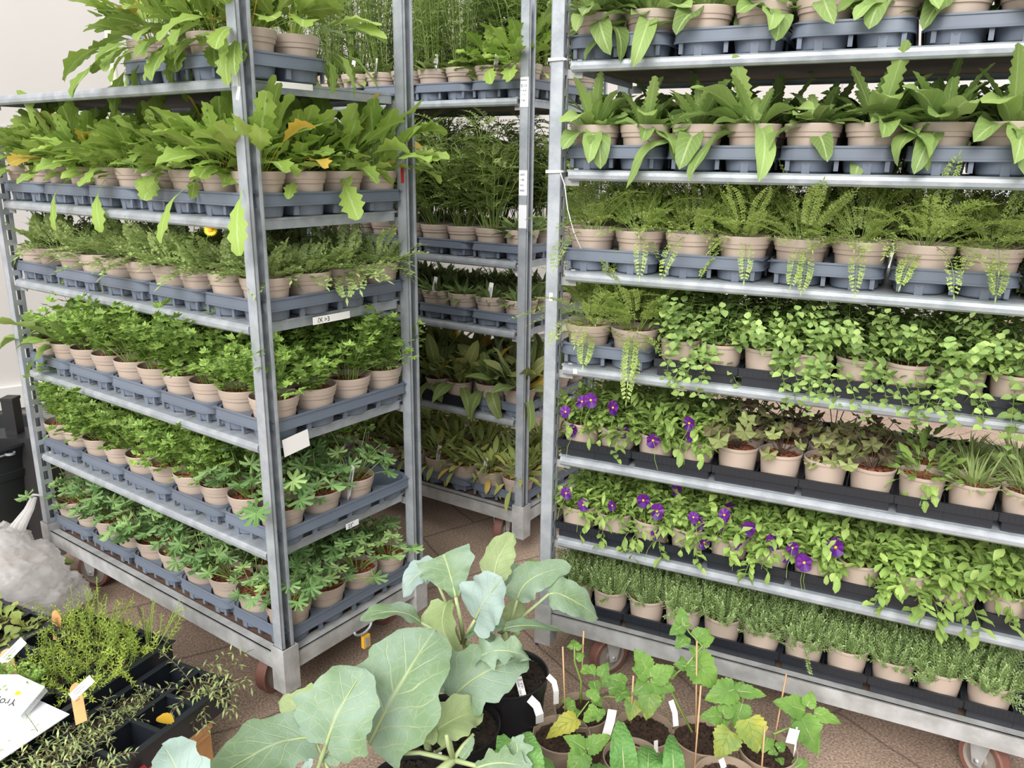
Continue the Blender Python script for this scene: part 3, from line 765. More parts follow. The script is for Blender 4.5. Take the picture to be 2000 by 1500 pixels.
# back trolley: columns counted from the right post
SB = ['top', 'second', 'third', 'fourth', 'bottom']
for li, z in enumerate(ZB+[ZBASE]):
    for t_ in range(5):
        put_tray(TB, 'black' if (li == 3 and t_ in (1, 2)) else 'grey', LEN+.005-(t_+1)*.2640 + (.024 if (li == 3 and t_ in (1, 2)) else 0), z, t_, 'right post', SB[li])
    for c in range(10):
        for r_ in range(4):
            if c > 7 and r_ > 1: continue
            x = LEN+.005-(c//2+1)*.2640 + (1.5-(c % 2))*.1320; y = .004+(r_+.5)*GPY; kind = 'grey'
            if li == 3 and c//2 in (1, 2): kind = 'black'; x = LEN+.029-(c//2+1)*.2640 + (1.5-(c % 2))*BPX; y = (r_+.5)*BPY
            sp = ['aster', 'polem', 'campion', 'dull', 'scab'][li]
            if li == 0 and c < 2: sp = 'polem' if r_ else 'lobed'
            if li == 1 and c == 0 and r_ == 0: sp = 'campion'
            if li == 1 and c < 2 and r_ > 0: sp = 'campion' if r_ == 1 else 'polem'
            tg = None
            if r_ == 0 and (li, c) in ((0, 3), (0, 1), (0, 6), (1, 0), (2, 3), (2, 1), (4, 1), (4, 3), (4, 6), (0, 5)): tg = (RR.uniform(-.02, .02),)
            put_pot(TB, kind, sp, x, y, z, c, 'right post', r_, SB[li], tg)
# ---FOREGROUND---
# ---- kale and seedlings
def veined(name, col, vein, mott, back, transl=.22, scale=6., rough=.5, crinkle=0.):
    m = bpy.data.materials.new(name); m.use_nodes = True; N = m.node_tree.nodes; L = m.node_tree.links; b = N['Principled BSDF']; b.inputs['Roughness'].default_value = rough; b.inputs['Specular IOR Level'].default_value = .35
    def mth(op, a_, b_=None):
        q = N.new('ShaderNodeMath'); q.operation = op
        for i, x in enumerate((a_, b_)):
            if isinstance(x, (int, float)): q.inputs[i].default_value = x
            elif x is not None: L.new(x, q.inputs[i])
        return q.outputs[0]
    def mix(f, a_, b_):
        q = N.new('ShaderNodeMix'); q.data_type = 'RGBA'
        for i, x in ((6, a_), (7, b_)):
            if isinstance(x, tuple): q.inputs[i].default_value = (*x, 1)
            else: L.new(x, q.inputs[i])
        L.new(f, q.inputs[0]); return q.outputs[2]
    uv = N.new('ShaderNodeUVMap'); sx = N.new('ShaderNodeSeparateXYZ'); L.new(uv.outputs[0], sx.inputs[0])
    t = N.new('ShaderNodeTexCoord'); nz = N.new('ShaderNodeTexNoise'); nz.inputs['Scale'].default_value = 14; L.new(t.outputs['Object'], nz.inputs['Vector'])
    n2 = N.new('ShaderNodeTexNoise'); n2.inputs['Scale'].default_value = 9; n2.inputs['Detail'].default_value = 5; L.new(t.outputs['Object'], n2.inputs['Vector'])
    wob = mth('MULTIPLY', mth('SUBTRACT', nz.outputs[0], .5), .10)
    av = mth('ABSOLUTE', mth('SUBTRACT', sx.outputs[1], .5))
    q = mth('ABSOLUTE', mth('SUBTRACT', mth('FRACT', mth('MULTIPLY', mth('ADD', mth('SUBTRACT', sx.outputs[0], mth('MULTIPLY', mth('POWER', av, .8), .62)), wob), scale)), .5))
    wv = mth('ADD', mth('MULTIPLY', mth('SUBTRACT', .5, av), .13), .022)
    vor = N.new('ShaderNodeTexVoronoi'); vor.feature = 'DISTANCE_TO_EDGE'; vor.inputs['Scale'].default_value = 38; L.new(t.outputs['Object'], vor.inputs['Vector'])
    def soft(x, w_):
        r = N.new('ShaderNodeMapRange'); r.inputs[3].default_value = 1; r.inputs[4].default_value = 0; r.inputs[1].default_value = 0
        L.new(x, r.inputs[0])
        if isinstance(w_, float): r.inputs[2].default_value = w_
        else: L.new(w_, r.inputs[2])
        return r.outputs[0]
    v = mth('MAXIMUM', soft(q, wv), mth('MAXIMUM', soft(av, .03), mth('MULTIPLY', soft(vor.outputs[0], .06), .22)))
    rr = N.new('ShaderNodeValToRGB'); rr.color_ramp.elements[0].position = .38; rr.color_ramp.elements[1].position = .62; L.new(n2.outputs[0], rr.inputs[0])
    c = mix(rr.outputs[0], col, mott); g = N.new('ShaderNodeNewGeometry'); c = mix(g.outputs['Backfacing'], c, back); c = mix(mth('MULTIPLY', v, .8), c, vein)
    L.new(c, b.inputs['Base Color']); bp = N.new('ShaderNodeBump'); bp.inputs['Strength'].default_value = .5; bp.inputs['Distance'].default_value = .003; bp.invert = True
    hv = v
    if crinkle:
        v2 = N.new('ShaderNodeTexVoronoi'); v2.inputs['Scale'].default_value = 110; L.new(t.outputs['Object'], v2.inputs['Vector']); hv = mth('ADD', v, mth('MULTIPLY', v2.outputs['Distance'], 2.)); bp.inputs['Strength'].default_value = .55; bp.inputs['Distance'].default_value = .003
    L.new(hv, bp.inputs['Height']); L.new(bp.outputs[0], b.inputs['Normal'])
    tr = N.new('ShaderNodeBsdfTranslucent'); L.new(c, tr.inputs[0]); ms = N.new('ShaderNodeMixShader'); ms.inputs[0].default_value = transl
    L.new(b.outputs[0], ms.inputs[1]); L.new(tr.outputs[0], ms.inputs[2]); L.new(ms.outputs[0], N['Material Output'].inputs[0]); return m
KALE = veined('kale_leaf', (.19, .29, .15), (.50, .58, .33), (.29, .40, .30), (.28, .37, .22))
KBLUE = veined('bluish_kale_leaf', (.27, .38, .33), (.50, .58, .42), (.36, .47, .43), (.29, .38, .28))
KLIGHT = veined('pale_kale_leaf', (.34, .45, .19), (.58, .64, .36), (.43, .52, .27), (.38, .47, .23), transl=.3)
SEEDL = veined('seedling_leaf_veined', (.12, .25, .05), (.24, .38, .10), (.21, .38, .07), (.20, .33, .09), scale=5, transl=.3)
SEEDY = veined('yellowing_seedling_leaf', (.16, .28, .07), (.22, .34, .08), (.52, .50, .08), (.34, .40, .12), scale=5, transl=.3)
TONG = veined('crinkled_leaf', (.10, .25, .06), (.28, .44, .15), (.17, .36, .09), (.18, .32, .10), scale=10, transl=.2, crinkle=1.)
KSTEM = mat('kale_stalk', (.42, .50, .24), rough=.5, transl=.1)
def kleaf(root, b0, mid, tip, hw, nrm=(0, -.55, .8), prof='kale', m=KALE, seed=1, ruffle=.12, fold=.15, rib=.0032, petiole=None, nu=22, nv=10, teeth=0., name='leaf'):
    rnd = random.Random(seed); b0, mid, tip = V(b0), V(mid), V(tip); ctl = mid*2-(b0+tip)*.5; nrm = V(nrm).normalized(); mb = MB(); L0 = (tip-b0).length
    def C(t): return b0*(1-t)**2 + ctl*(2*t*(1-t)) + tip*t*t
    def D(t): return ((ctl-b0)*(2*(1-t)) + (tip-ctl)*(2*t)).normalized()
    ph = [rnd.uniform(0, 6.28) for _ in range(6)]; lob = [rnd.uniform(.75, 1.1) for _ in range(12)]
    def W(t, sg):
        if prof == 'kale':
            w = (.35+.65*math.sin(PI*min(1, (t+.08)**.85*.93))) if t > .0 else .35
            w *= 1+.08*math.sin(t*15+ph[0 if sg < 0 else 1])+.06*math.sin(t*29+ph[2 if sg < 0 else 3])+.05*(((t*13+ph[4]) % 1)-.5)
            if t > .9: w *= math.sqrt(max(0, 1-((t-.9)/.1)**2))*.9+.1*(1-t)*10
        elif prof == 'heart':
            w = math.sin(PI*min(1, (t*.93+.07)**.62))**.9; w *= 1 + teeth*(((t*9) % 1)-.5)
        elif prof == 'top':
            w = .12+.88*min(1, t*1.5)**1.2
            if t > .93: w *= .96
            w *= 1+.05*math.sin(t*19+ph[0])
        elif prof == 'tongue':
            w = math.sin(PI*min(1, (t*.9+.06)**.8))**.6*(1+.03*math.sin(t*60))
        else:
            w = (.3+.7*math.sin(PI*t**.8))*(1+.35*math.sin(t*27+ph[0 if sg < 0 else 1]))
            if t > .95: w *= .5
        return max(w, .01)*hw
    vs = []; uv = []
    for i in range(nu+1):
        t = i/nu; c = C(t); d = D(max(.001, min(.999, t))); n = (nrm-d*nrm.dot(d)).normalized(); s = d.cross(n)
        for j in range(-nv//2, nv//2+1):
            q = j/(nv/2); sg = -1 if q < 0 else 1; w = W(t, sg); a = abs(q)
            z = fold*a*w + ruffle*hw*a*a*(math.sin(t*13*sg+ph[4]+q)*.7+math.sin(t*23+ph[5]*sg)*.4) + .04*hw*math.sin(t*9+ph[2])*math.sin(q*4+ph[3])
            back = -a*a*w*.18 if prof in ('kale', 'heart') else 0
            vs.append(c + s*(q*w) + n*z + d*back*(1-t)); uv.append((t, q*.5+.5))
    k = nv+1; mb.add(vs, [(i*k+j, (i+1)*k+j, (i+1)*k+j+1, i*k+j+1) for i in range(nu) for j in range(nv)], True, uv)
    # make faces look along the hinted normal
    mb.f = [tuple(reversed(f)) for f in mb.f]
    o = mb.build(name, m, root) if root is None else mb.build(name, m); 
    parts = [o]
    r2 = MB(); r2.tube([C(i/12*.93)-nrm*rib*.3 for i in range(13)], rib, 6, rib*.2); st = None
    if petiole is not None: r2.tube([V(p) for p in petiole]+[b0], rib*1.55, 8, rib*1.1)
    st = r2.build('midrib', KSTEM)
    if root:
        inv = root.matrix_world.inverted() if root.matrix_world != Matrix() else Matrix.Translation(-root.location)
        o.parent = root; o.matrix_parent_inverse = Matrix.Translation(-root.location)
        st.parent = o
    return o
def attach(o, root):    # world coordinates mesh under an unrotated empty
    o.parent = root; o.matrix_parent_inverse = Matrix.Translation(-root.location); return o
def round_pot(root, r, h, m, soil_z, soilm, rimw=.004, seed=3, name='pot'):
    mb = MB(); mb.lathe([(.001, .003), (r*.74, .003), (r*.76, 0), (r*.78, .003), (r*.93, h*.84), (r*.96, h*.85), (r*.985, h-.005), (r, h-.003), (r, h), (r-rimw, h), (r-rimw*1.6, h-.006), (r*.90, soil_z-.01)], 48)
    mb.build(name, m, root); rnd = random.Random(seed); s_ = MB(); nr, ns = 9, 36; rr_ = r*.93; vs = [(0, 0, soil_z+.006)]
    for i in range(1, nr+1):
        for j in range(ns):
            q = rr_*i/nr; a = 2*PI*j/ns; vs.append((q*math.cos(a), q*math.sin(a), soil_z+(rnd.uniform(-.005, .007) if i < nr else 0)))
    fs = [(0, 1+j, 1+(j+1) % ns) for j in range(ns)]+[(1+i*ns+j, 1+(i+1)*ns+j, 1+(i+1)*ns+(j+1) % ns, 1+i*ns+(j+1) % ns) for i in range(nr-1) for j in range(ns)]
    s_.add(vs, fs, True)
    for k in range(260):
        q = rr_*.95*math.sqrt(rnd.random()); a = rnd.uniform(0, 2*PI); e = rnd.uniform(.003, .011)
        s_.box((q*math.cos(a), q*math.sin(a), soil_z+e*.3), (e*rnd.uniform(.7, 1.4), e, e*.7), M=Matrix.Rotation(rnd.uniform(0, 3), 3, 'Z') @ Matrix.Rotation(rnd.uniform(-.6, .6), 3, 'X'))
    s_.build('soil', soilm, root)
BLKPOT = mat('glossy_black_pot', (.014, .014, .016), rough=.3)
BRNPOT = mat('brown_plastic_pot', (.36, .27, .20), rough=.45)
SOIL2 = mat('brown_compost', (.028, .015, .010), rough=.95, col2=(.065, .034, .021), nscale=70, bump=.9, bscale=140)
# -- kale behind, in the tall pot
def P3(a, Y=None): return PY(a[0], a[1], a[2])
def kl(root, b, mi, t, hw, m=KALE, pet=None, **k):
    return kleaf(root, P3(b), P3(mi), P3(t), hw, m=m, petiole=[P3(p) for p in pet] if pet else None, **k)
def stem_tube(root, pts, r, r2, m=KSTEM, name='stem'):
    mb = MB(); mb.tube([P3(p) for p in pts], r, 8, r2); return attach(mb.build(name, m), root)
kd = empty('potted_kale', PZ(990, 1312, .25).xyz); kd.location.z = 0
tag(kd, 'leafy kale in tall black pot, furthest back of the black pots', 'potted plant')
round_pot(kd, .107, .25, BLKPOT, .232, SOIL)
kl(kd, (890, 1166, 1.74), (880, 1125, 1.76), (866, 1083, 1.80), .068, m=KALE, pet=[(906, 1256, 1.77), (900, 1215, 1.75)], prof='top', seed=3, nrm=(0, -.8, .5), rib=.004)
kl(kd, (965, 1135, 1.80), (975, 1085, 1.83), (1003, 1042, 1.87), .040, m=KLIGHT, pet=[(950, 1240, 1.78), (955, 1180, 1.79)], seed=5, nrm=(.2, -.8, .5))
kl(kd, (928, 1210, 1.70), (948, 1172, 1.68), (982, 1128, 1.68), .066, m=KBLUE, pet=[(906, 1254, 1.76), (915, 1232, 1.72)], seed=8, nrm=(-.1, -.6, .8), ruffle=.16)
kl(kd, (822, 1216, 1.74), (768, 1194, 1.72), (702, 1214, 1.68), .036, m=KALE, pet=[(902, 1256, 1.77), (862, 1238, 1.75)], seed=11, nrm=(-.1, -.1, 1))
kl(kd, (872, 1176, 1.80), (868, 1232, 1.73), (904, 1292, 1.68), .056, m=KLIGHT, seed=12, nrm=(-.5, -.8, .25), fold=.35)
kl(kd, (1010, 1172, 1.80), (1042, 1128, 1.82), (1116, 1108, 1.86), .042, m=KALE, pet=[(988, 1236, 1.80), (1002, 1200, 1.80)], seed=14, nrm=(.1, -.6, .75))
kl(kd, (1072, 1160, 1.80), (1112, 1168, 1.80), (1168, 1208, 1.82), .046, m=KALE, pet=[(990, 1236, 1.80), (1030, 1196, 1.80)], seed=17, nrm=(.2, -.6, .75))
kl(kd, (988, 1227, 1.70), (1044, 1222, 1.72), (1104, 1236, 1.78), .026, m=KALE, seed=19, nrm=(.1, .0, 1), pet=[(980, 1236, 1.76)])
kl(kd, (912, 1240, 1.74), (950, 1222, 1.72), (992, 1226, 1.72), .030, m=KALE, seed=21, nrm=(0, -.2, 1))
kl(kd, (846, 1120, 1.86), (815, 1122, 1.86), (788, 1168, 1.84), .040, m=KBLUE, seed=23, nrm=(-.6, -.5, .6), pet=[(896, 1250, 1.80), (868, 1170, 1.86)])
kl(kd, (926, 1290, 1.66), (980, 1270, 1.64), (1036, 1288, 1.66), .032, m=KALE, seed=25, prof='rag', ruffle=.5, nrm=(0, -.5, .8), pet=[(906, 1262, 1.74)])
kl(kd, (972, 1142, 1.92), (996, 1122, 1.92), (1026, 1116, 1.92), .030, m=KALE, seed=27, nrm=(.2, -.5, .8), pet=[(975, 1236, 1.82)])
kl(kd, (996, 1216, 1.84), (1004, 1196, 1.86), (1018, 1172, 1.88), .030, m=KLIGHT, seed=29, nrm=(.2, -.7, .6))
kl(kd, (944, 1262, 1.72), (955, 1250, 1.72), (966, 1272, 1.70), .018, m=KALE, seed=31)
kl(kd, (880, 1272, 1.72), (872, 1288, 1.72), (868, 1306, 1.72), .020, m=KALE, seed=33, nrm=(0, -.9, .3))
stem_tube(kd, [(960, 1308, 1.795), (940, 1280, 1.79), (906, 1252, 1.77)], .010, .008); stem_tube(kd, [(1000, 1312, 1.80), (992, 1270, 1.80), (986, 1232, 1.80)], .012, .008)
mb = MB(); mb.tube([P3((1000, 1250, 1.8)), P3((1012, 1234, 1.78))], .008, 8, .007); attach(mb.build('leaf_scar', KSTEM), kd)
def stick(root, a, b_, w_, txt):
    mb = MB(); p, q = P3(a), P3(b_); d = (q-p).normalized(); n = V((.15, -.85, .5)); n = (n-d*n.dot(d)).normalized(); s = d.cross(n)
    mb.add([p-s*w_, p+s*w_, q+s*w_, q-s*w_]+[x+n*.0008 for x in (p-s*w_, p+s*w_, q+s*w_, q-s*w_)], [(3, 2, 1, 0), (4, 5, 6, 7), (0, 1, 5, 4), (1, 2, 6, 5), (2, 3, 7, 6), (3, 0, 4, 7)])
    o = attach(mb.build('plant_label', WHITE), root)
    for i, tx in enumerate(txt):
        c = bpy.data.curves.new('handwriting', 'FONT'); c.body = tx; c.size = w_*.95; c.extrude = .0001; t0 = bpy.data.objects.new('t', c); me = bpy.data.meshes.new_from_object(t0); bpy.data.objects.remove(t0); me.materials.clear(); me.materials.append(INK)
        M = Matrix((-d, -s, n)).transposed().to_4x4(); M.translation = q-d*.003+n*.0012+s*(w_*(.75-.95*i)); h = bpy.data.objects.new('handwriting', me); COL.objects.link(h); h.parent = root; h.matrix_parent_inverse = Matrix.Translation(-root.location); h.matrix_basis = M
stick(kd, (1022, 1361, 1.70), (1012, 1322, 1.73), .0085, ['\u2640 KAI', 'Groen . GKK'])
# -- kale in the middle pot
kc = empty('potted_kale', PZ(885, 1412, .22).xyz); kc.location.z = 0
tag(kc, 'kale with one drooping lobed leaf in the middle black pot', 'potted plant')
round_pot(kc, .113, .22, BLKPOT, .203, SOIL, seed=9)
kl(kc, (884, 1364, 1.60), (942, 1316, 1.62), (1032, 1284, 1.68), .074, m=KALE, pet=[(832, 1442, 1.54), (850, 1402, 1.57)], seed=35, nrm=(.05, -.6, .8), ruffle=.1)
kl(kc, (848, 1340, 1.62), (866, 1336, 1.62), (884, 1352, 1.62), .020, m=KALE, seed=36, rib=.0012)
kl(kc, (846, 1436, 1.50), (888, 1404, 1.53), (940, 1394, 1.58), .046, m=KLIGHT, seed=37, nrm=(-.1, -.7, .7), ruffle=.25, fold=.5, pet=[(832, 1446, 1.54)])
kl(kc, (826, 1424, 1.52), (838, 1430, 1.50), (846, 1456, 1.48), .024, m=KLIGHT, seed=38, nrm=(-.3, -.8, .4), rib=.0015)
stem_tube(kc, [(838, 1470, 1.55), (832, 1444, 1.54)], .009, .008)
stick(kc, (846, 1471, 1.50), (862, 1475, 1.50), .006, ['.. h'])
# -- kale in the front pot
kb = empty('potted_kale', PZ(815, 1540, .22).xyz); kb.location.z = 0
tag(kb, 'kale with huge round leaf in the nearest black pot', 'potted plant')
round_pot(kb, .112, .22, BLKPOT, .203, SOIL, seed=10)
kl(kb, (722, 1452, 1.46), (780, 1340, 1.50), (850, 1228, 1.62), .110, m=KALE, seed=41, nrm=(-.05, -.55, .8), ruffle=.06, rib=.0045)
for pt in ([(885, 1484, 1.46), (820, 1470, 1.46), (742, 1474, 1.46)], [(885, 1484, 1.46), (880, 1450, 1.47), (850, 1470, 1.50)], [(885, 1484, 1.46), (905, 1456, 1.48), (925, 1434, 1.50)], [(885, 1484, 1.46), (930, 1496, 1.44), (990, 1508, 1.43)], [(885, 1484, 1.46), (875, 1455, 1.45), (872, 1436, 1.44)]):
    mb = MB(); mb.tube([P3(p) for p in pt], .006, 8, .004); attach(mb.build('leaf_stalk', KSTEM), kb)
kl(kb, (900, 1482, 1.46), (915, 1462, 1.46), (925, 1440, 1.46), .010, m=KALE, seed=43, rib=.001); kl(kb, (985, 1508, 1.43), (1010, 1470, 1.45), (1000, 1440, 1.47), .03, m=KALE, seed=44, prof='rag')
kl(kb, (930, 1500, 1.42), (990, 1490, 1.42), (1040, 1512, 1.42), .026, m=KALE, seed=45, prof='rag')
stem_tube(kb, [(830, 1530, 1.42), (860, 1506, 1.44), (885, 1484, 1.46)], .012, .010)
# -- kale whose pot stands just below the frame
ka = empty('potted_kale', PZ(575, 1640, .2).xyz); ka.location.z = 0
tag(ka, 'spreading kale at the lower left with pale outer leaf and pointed drooping leaf', 'potted plant')
round_pot(ka, .11, .20, BLKPOT, .185, SOIL, seed=12)
KB_ = (590, 1600, 1.30)
kl(ka, (636, 1458, 1.38), (664, 1385, 1.40), (712, 1306, 1.47), .088, m=KALE, seed=51, pet=[KB_, (612, 1520, 1.33)], nrm=(-.1, -.6, .75), ruffle=.06, rib=.0042)
kl(ka, (650, 1392, 1.50), (600, 1382, 1.52), (544, 1374, 1.54), .046, m=KLIGHT, seed=53, nrm=(0, -.65, .75), pet=[KB_, (650, 1460, 1.42)])
kl(ka, (612, 1440, 1.40), (520, 1462, 1.34), (392, 1540, 1.24), .066, m=KALE, seed=55, nrm=(-.2, -.5, .8), pet=[KB_, (640, 1500, 1.36)], ruffle=.08)
kl(ka, (372, 1560, 1.18), (345, 1500, 1.20), (318, 1456, 1.26), .050, m=KBLUE, seed=57, nrm=(-.1, -.55, .8), pet=[KB_, (470, 1600, 1.2)])
kl(ka, (610, 1512, 1.33), (600, 1500, 1.33), (612, 1484, 1.33), .012, m=KBLUE, seed=59, rib=.001); kl(ka, (640, 1470, 1.38), (650, 1480, 1.37), (658, 1498, 1.36), .016, m=KALE, seed=60, rib=.001)
# -- brown pots with seedlings
def spot(px, py, label, r=.072, z=.135):
    o = empty('potted_seedling', PZ(px, py, z).xyz); o.location.z = 0; tag(o, label, 'potted plant'); round_pot(o, r, z, BRNPOT, z-.022, SOIL2, .0025, seed=px); return o
def sleaf(root, px, py, Y, ang, ln, wr=.42, m=SEEDL, nrm=(0, -.6, .75), dy=.03, curl=.1, seed=None, prof='heart'):
    a = R(ang); b_ = PY(px, py, Y); t_ = PY(px+ln*math.cos(a), py-ln*math.sin(a), Y+dy*math.sin(a)); L_ = (t_-b_).length
    mi = (b_+t_)*.5+V(nrm)*L_*curl
    return kleaf(root, b_, mi, t_, L_*wr, nrm, prof, m, seed if seed else int(px*7+py), .10, .12, .0009, None, 16, 8, .28)
def sstem(root, pts, r=.0022): mb = MB(); mb.tube([P3(p) for p in pts], r, 6, r*.6); attach(mb.build('stem', STEM), root)
def cane(root, a, b_): mb = MB(); mb.tube([P3(a), P3(b_)], .0022, 6, .002); attach(mb.build('cane', CANE), root)
def slabel(root, pts, w=.014, nrm=(.2, -.9, .3)):
    mb = MB(); ps = [P3(p) for p in pts]; n = V(nrm).normalized(); vs = []
    for i, p in enumerate(ps):
        d = (ps[min(i+1, len(ps)-1)]-ps[max(i-1, 0)]).normalized(); s = d.cross(n).normalized()*w*.5
        for e in (0, .0008): vs += [p-s+n*e, p+s+n*e]
    k = len(ps); fs = []
    for i in range(k-1):
        a = i*4; fs += [(a, a+1, a+5, a+4), (a+2, a+6, a+7, a+3), (a, a+4, a+6, a+2), (a+1, a+3, a+7, a+5)]
    fs += [(0, 2, 3, 1), ((k-1)*4, (k-1)*4+1, (k-1)*4+3, (k-1)*4+2)]
    mb.add(vs, fs); attach(mb.build('plant_label', WHITE), root)
p1 = spot(1137, 1385, 'seedling with small round leaves and two canes, brown pot beside the tall black pot')
sstem(p1, [(1134, 1372, 1.80), (1135, 1330, 1.80), (1122, 1292, 1.80), (1122, 1262, 1.80)], .0035)
sstem(p1, [(1134, 1366, 1.80), (1165, 1350, 1.78), (1180, 1330, 1.78)]); sstem(p1, [(1150, 1372, 1.78), (1185, 1360, 1.74), (1205, 1362, 1.72)])
for a in ((1122, 1264, 1.8, 100, 16), (1120, 1264, 1.8, 175, 14), (1124, 1266, 1.8, 20, 16), (1126, 1288, 1.8, 40, 20), (1136, 1306, 1.8, -20, 24), (1150, 1300, 1.8, -60, 24), (1172, 1322, 1.78, 60, 32), (1160, 1330, 1.78, -80, 30), (1176, 1330, 1.77, -10, 28), (1188, 1345, 1.75, 10, 34), (1160, 1362, 1.75, -50, 26), (1115, 1372, 1.78, 170, 20), (1124, 1378, 1.76, 190, 26), (1128, 1385, 1.76, 240, 18), (1200, 1336, 1.76, 90, 22), (1206, 1352, 1.74, -40, 30), (1186, 1330, 1.78, 120, 26)): sleaf(p1, *a)
cane(p1, (1099, 1263, 1.76), (1104, 1398, 1.74)); cane(p1, (1140, 1232, 1.82), (1135, 1345, 1.82)); slabel(p1, [(1070, 1320, 1.76), (1082, 1332, 1.75), (1086, 1350, 1.75), (1086, 1375, 1.76)])
p2 = spot(1097, 1432, 'seedling with one curled yellow-edged leaf, brown pot in front of the tall black pot')
sstem(p2, [(1112, 1430, 1.70), (1126, 1402, 1.68), (1150, 1370, 1.68)]); sleaf(p2, 1127, 1402, 1.68, 214, 74, .26, SEEDY, curl=.2); sleaf(p2, 1154, 1365, 1.68, 60, 26, .5)
for a in ((1148, 1384, 1.68, -30, 30), (1140, 1400, 1.68, -10, 26), (1172, 1384, 1.68, -100, 28)): sleaf(p2, *a)
slabel(p2, [(1034, 1364, 1.68), (1048, 1378, 1.66), (1054, 1396, 1.66), (1054, 1412, 1.68)], .020)
p3 = spot(1258, 1422, 'bushy seedling with two yellowing lower leaves in brown pot', .074)
sstem(p3, [(1262, 1410, 1.74), (1268, 1370, 1.72), (1272, 1325, 1.70)], .003)
for a in ((1272, 1322, 1.70, 110, 28), (1274, 1322, 1.70, 60, 26), (1276, 1326, 1.70, 30, 48), (1272, 1332, 1.70, -20, 50), (1268, 1330, 1.70, 220, 44), (1266, 1322, 1.70, 150, 38), (1276, 1338, 1.70, -60, 40), (1264, 1310, 1.71, 120, 50)): sleaf(p3, *a)
sleaf(p3, 1240, 1366, 1.70, 255, 44, .44, SEEDY); sleaf(p3, 1270, 1352, 1.68, 262, 56, .42, SEEDY); sleaf(p3, 1228, 1350, 1.72, 200, 30); sleaf(p3, 1222, 1336, 1.72, 160, 40, .4); sleaf(p3, 1216, 1350, 1.72, 240, 26)
cane(p3, (1237, 1320, 1.68), (1232, 1412, 1.70)); slabel(p3, [(1196, 1386, 1.64), (1192, 1408, 1.63), (1184, 1436, 1.62)], .022)
slabel(p3, [(1310, 1368, 1.72), (1318, 1392, 1.71), (1320, 1418, 1.70)], .014)
p4 = spot(1372, 1435, 'tall seedling climbing a cane with big leaf beside the trolley, brown pot', .074)
sstem(p4, [(1352, 1430, 1.70), (1300, 1330, 1.74), (1338, 1302, 1.74), (1372, 1262, 1.76), (1346, 1235, 1.78), (1334, 1215, 1.78)], .003)
for a in ((1333, 1218, 1.78, 95, 32), (1333, 1222, 1.78, 215, 32), (1336, 1222, 1.78, 0, 16), (1340, 1242, 1.78, 230, 34), (1356, 1246, 1.78, 25, 36), (1366, 1256, 1.77, 20, 32), (1356, 1262, 1.77, -80, 30), (1340, 1302, 1.74, 170, 26), (1335, 1308, 1.74, 100, 28), (1345, 1300, 1.74, -5, 26), (1318, 1322, 1.74, 140, 24)): sleaf(p4, *a)
sleaf(p4, 1352, 1288, 1.75, -48, 78, .44, curl=.05)
for a in ((1412, 1392, 1.66, 85, 24), (1412, 1394, 1.66, 20, 30), (1410, 1400, 1.66, 180, 44), (1414, 1404, 1.66, -90, 20)): sleaf(p4, *a)
sleaf(p4, 1436, 1346, 1.70, 200, 64, .40); sleaf(p4, 1440, 1350, 1.70, 100, 20); sleaf(p4, 1444, 1350, 1.70, -10, 54, .26); sleaf(p4, 1442, 1350, 1.70, 60, 22)
sstem(p4, [(1430, 1440, 1.66), (1432, 1400, 1.68), (1452, 1368, 1.70), (1442, 1350, 1.70)], .0025)
sleaf(p4, 1450, 1374, 1.68, -110, 50, .45); sleaf(p4, 1440, 1400, 1.66, -60, 40)
sleaf(p4, 1428, 1428, 1.62, 240, 62, .46, SEEDY); sleaf(p4, 1460, 1404, 1.62, 285, 70, .48, SEEDY)
cane(p4, (1361, 1252, 1.74), (1359, 1430, 1.70)); cane(p4, (1369, 1339, 1.62), (1356, 1504, 1.56))
p5 = spot(1420, 1518, 'nearly bare brown pot with bamboo cane at the bottom edge', .074)
slabel(p5, [(1408, 1482, 1.55), (1414, 1500, 1.55)], .014)
p6 = spot(1500, 1462, 'seedling with pointed leaves, white label and leaning cane, brown pot', .07)
sstem(p6, [(1510, 1434, 1.68), (1545, 1420, 1.70), (1562, 1404, 1.70), (1572, 1386, 1.70)], .003)
for a in ((1572, 1388, 1.70, 165, 66, .36), (1576, 1380, 1.70, 70, 32), (1590, 1392, 1.70, -22, 58, .26), (1560, 1392, 1.70, -110, 34), (1564, 1404, 1.68, -65, 78, .40), (1518, 1462, 1.64, 30, 20), (1516, 1466, 1.64, 200, 18), (1520, 1480, 1.64, -60, 18), (1552, 1500, 1.62, 30, 30), (1500, 1440, 1.66, 250, 34)): sleaf(p6, *a)
cane(p6, (1536, 1316, 1.76), (1510, 1458, 1.68)); cane(p6, (1494, 1418, 1.60), (1487, 1508, 1.57)); slabel(p6, [(1556, 1420, 1.66), (1554, 1450, 1.66), (1550, 1484, 1.66)], .005)
slabel(p6, [(1552, 1424, 1.65), (1544, 1452, 1.64)], .028)
p7 = spot(1235, 1478, 'empty-looking brown pot behind the upright crinkled leaf', .07)
slabel(p7, [(1281, 1446, 1.60), (1281, 1470, 1.60)], .010)
p8 = spot(1120, 1545, 'star shaped seedling at the bottom edge in brown pot', .07)
sstem(p8, [(1148, 1520, 1.52), (1146, 1490, 1.54), (1144, 1466, 1.55)], .003)
for a in ((1144, 1464, 1.55, 150, 52, .36), (1146, 1464, 1.55, 30, 56, .32), (1142, 1470, 1.54, 235, 60, .42), (1140, 1480, 1.54, 200, 30, .4), (1120, 1440, 1.6, -40, 20, .5)): sleaf(p8, *a, nrm=(0, -.5, .85))
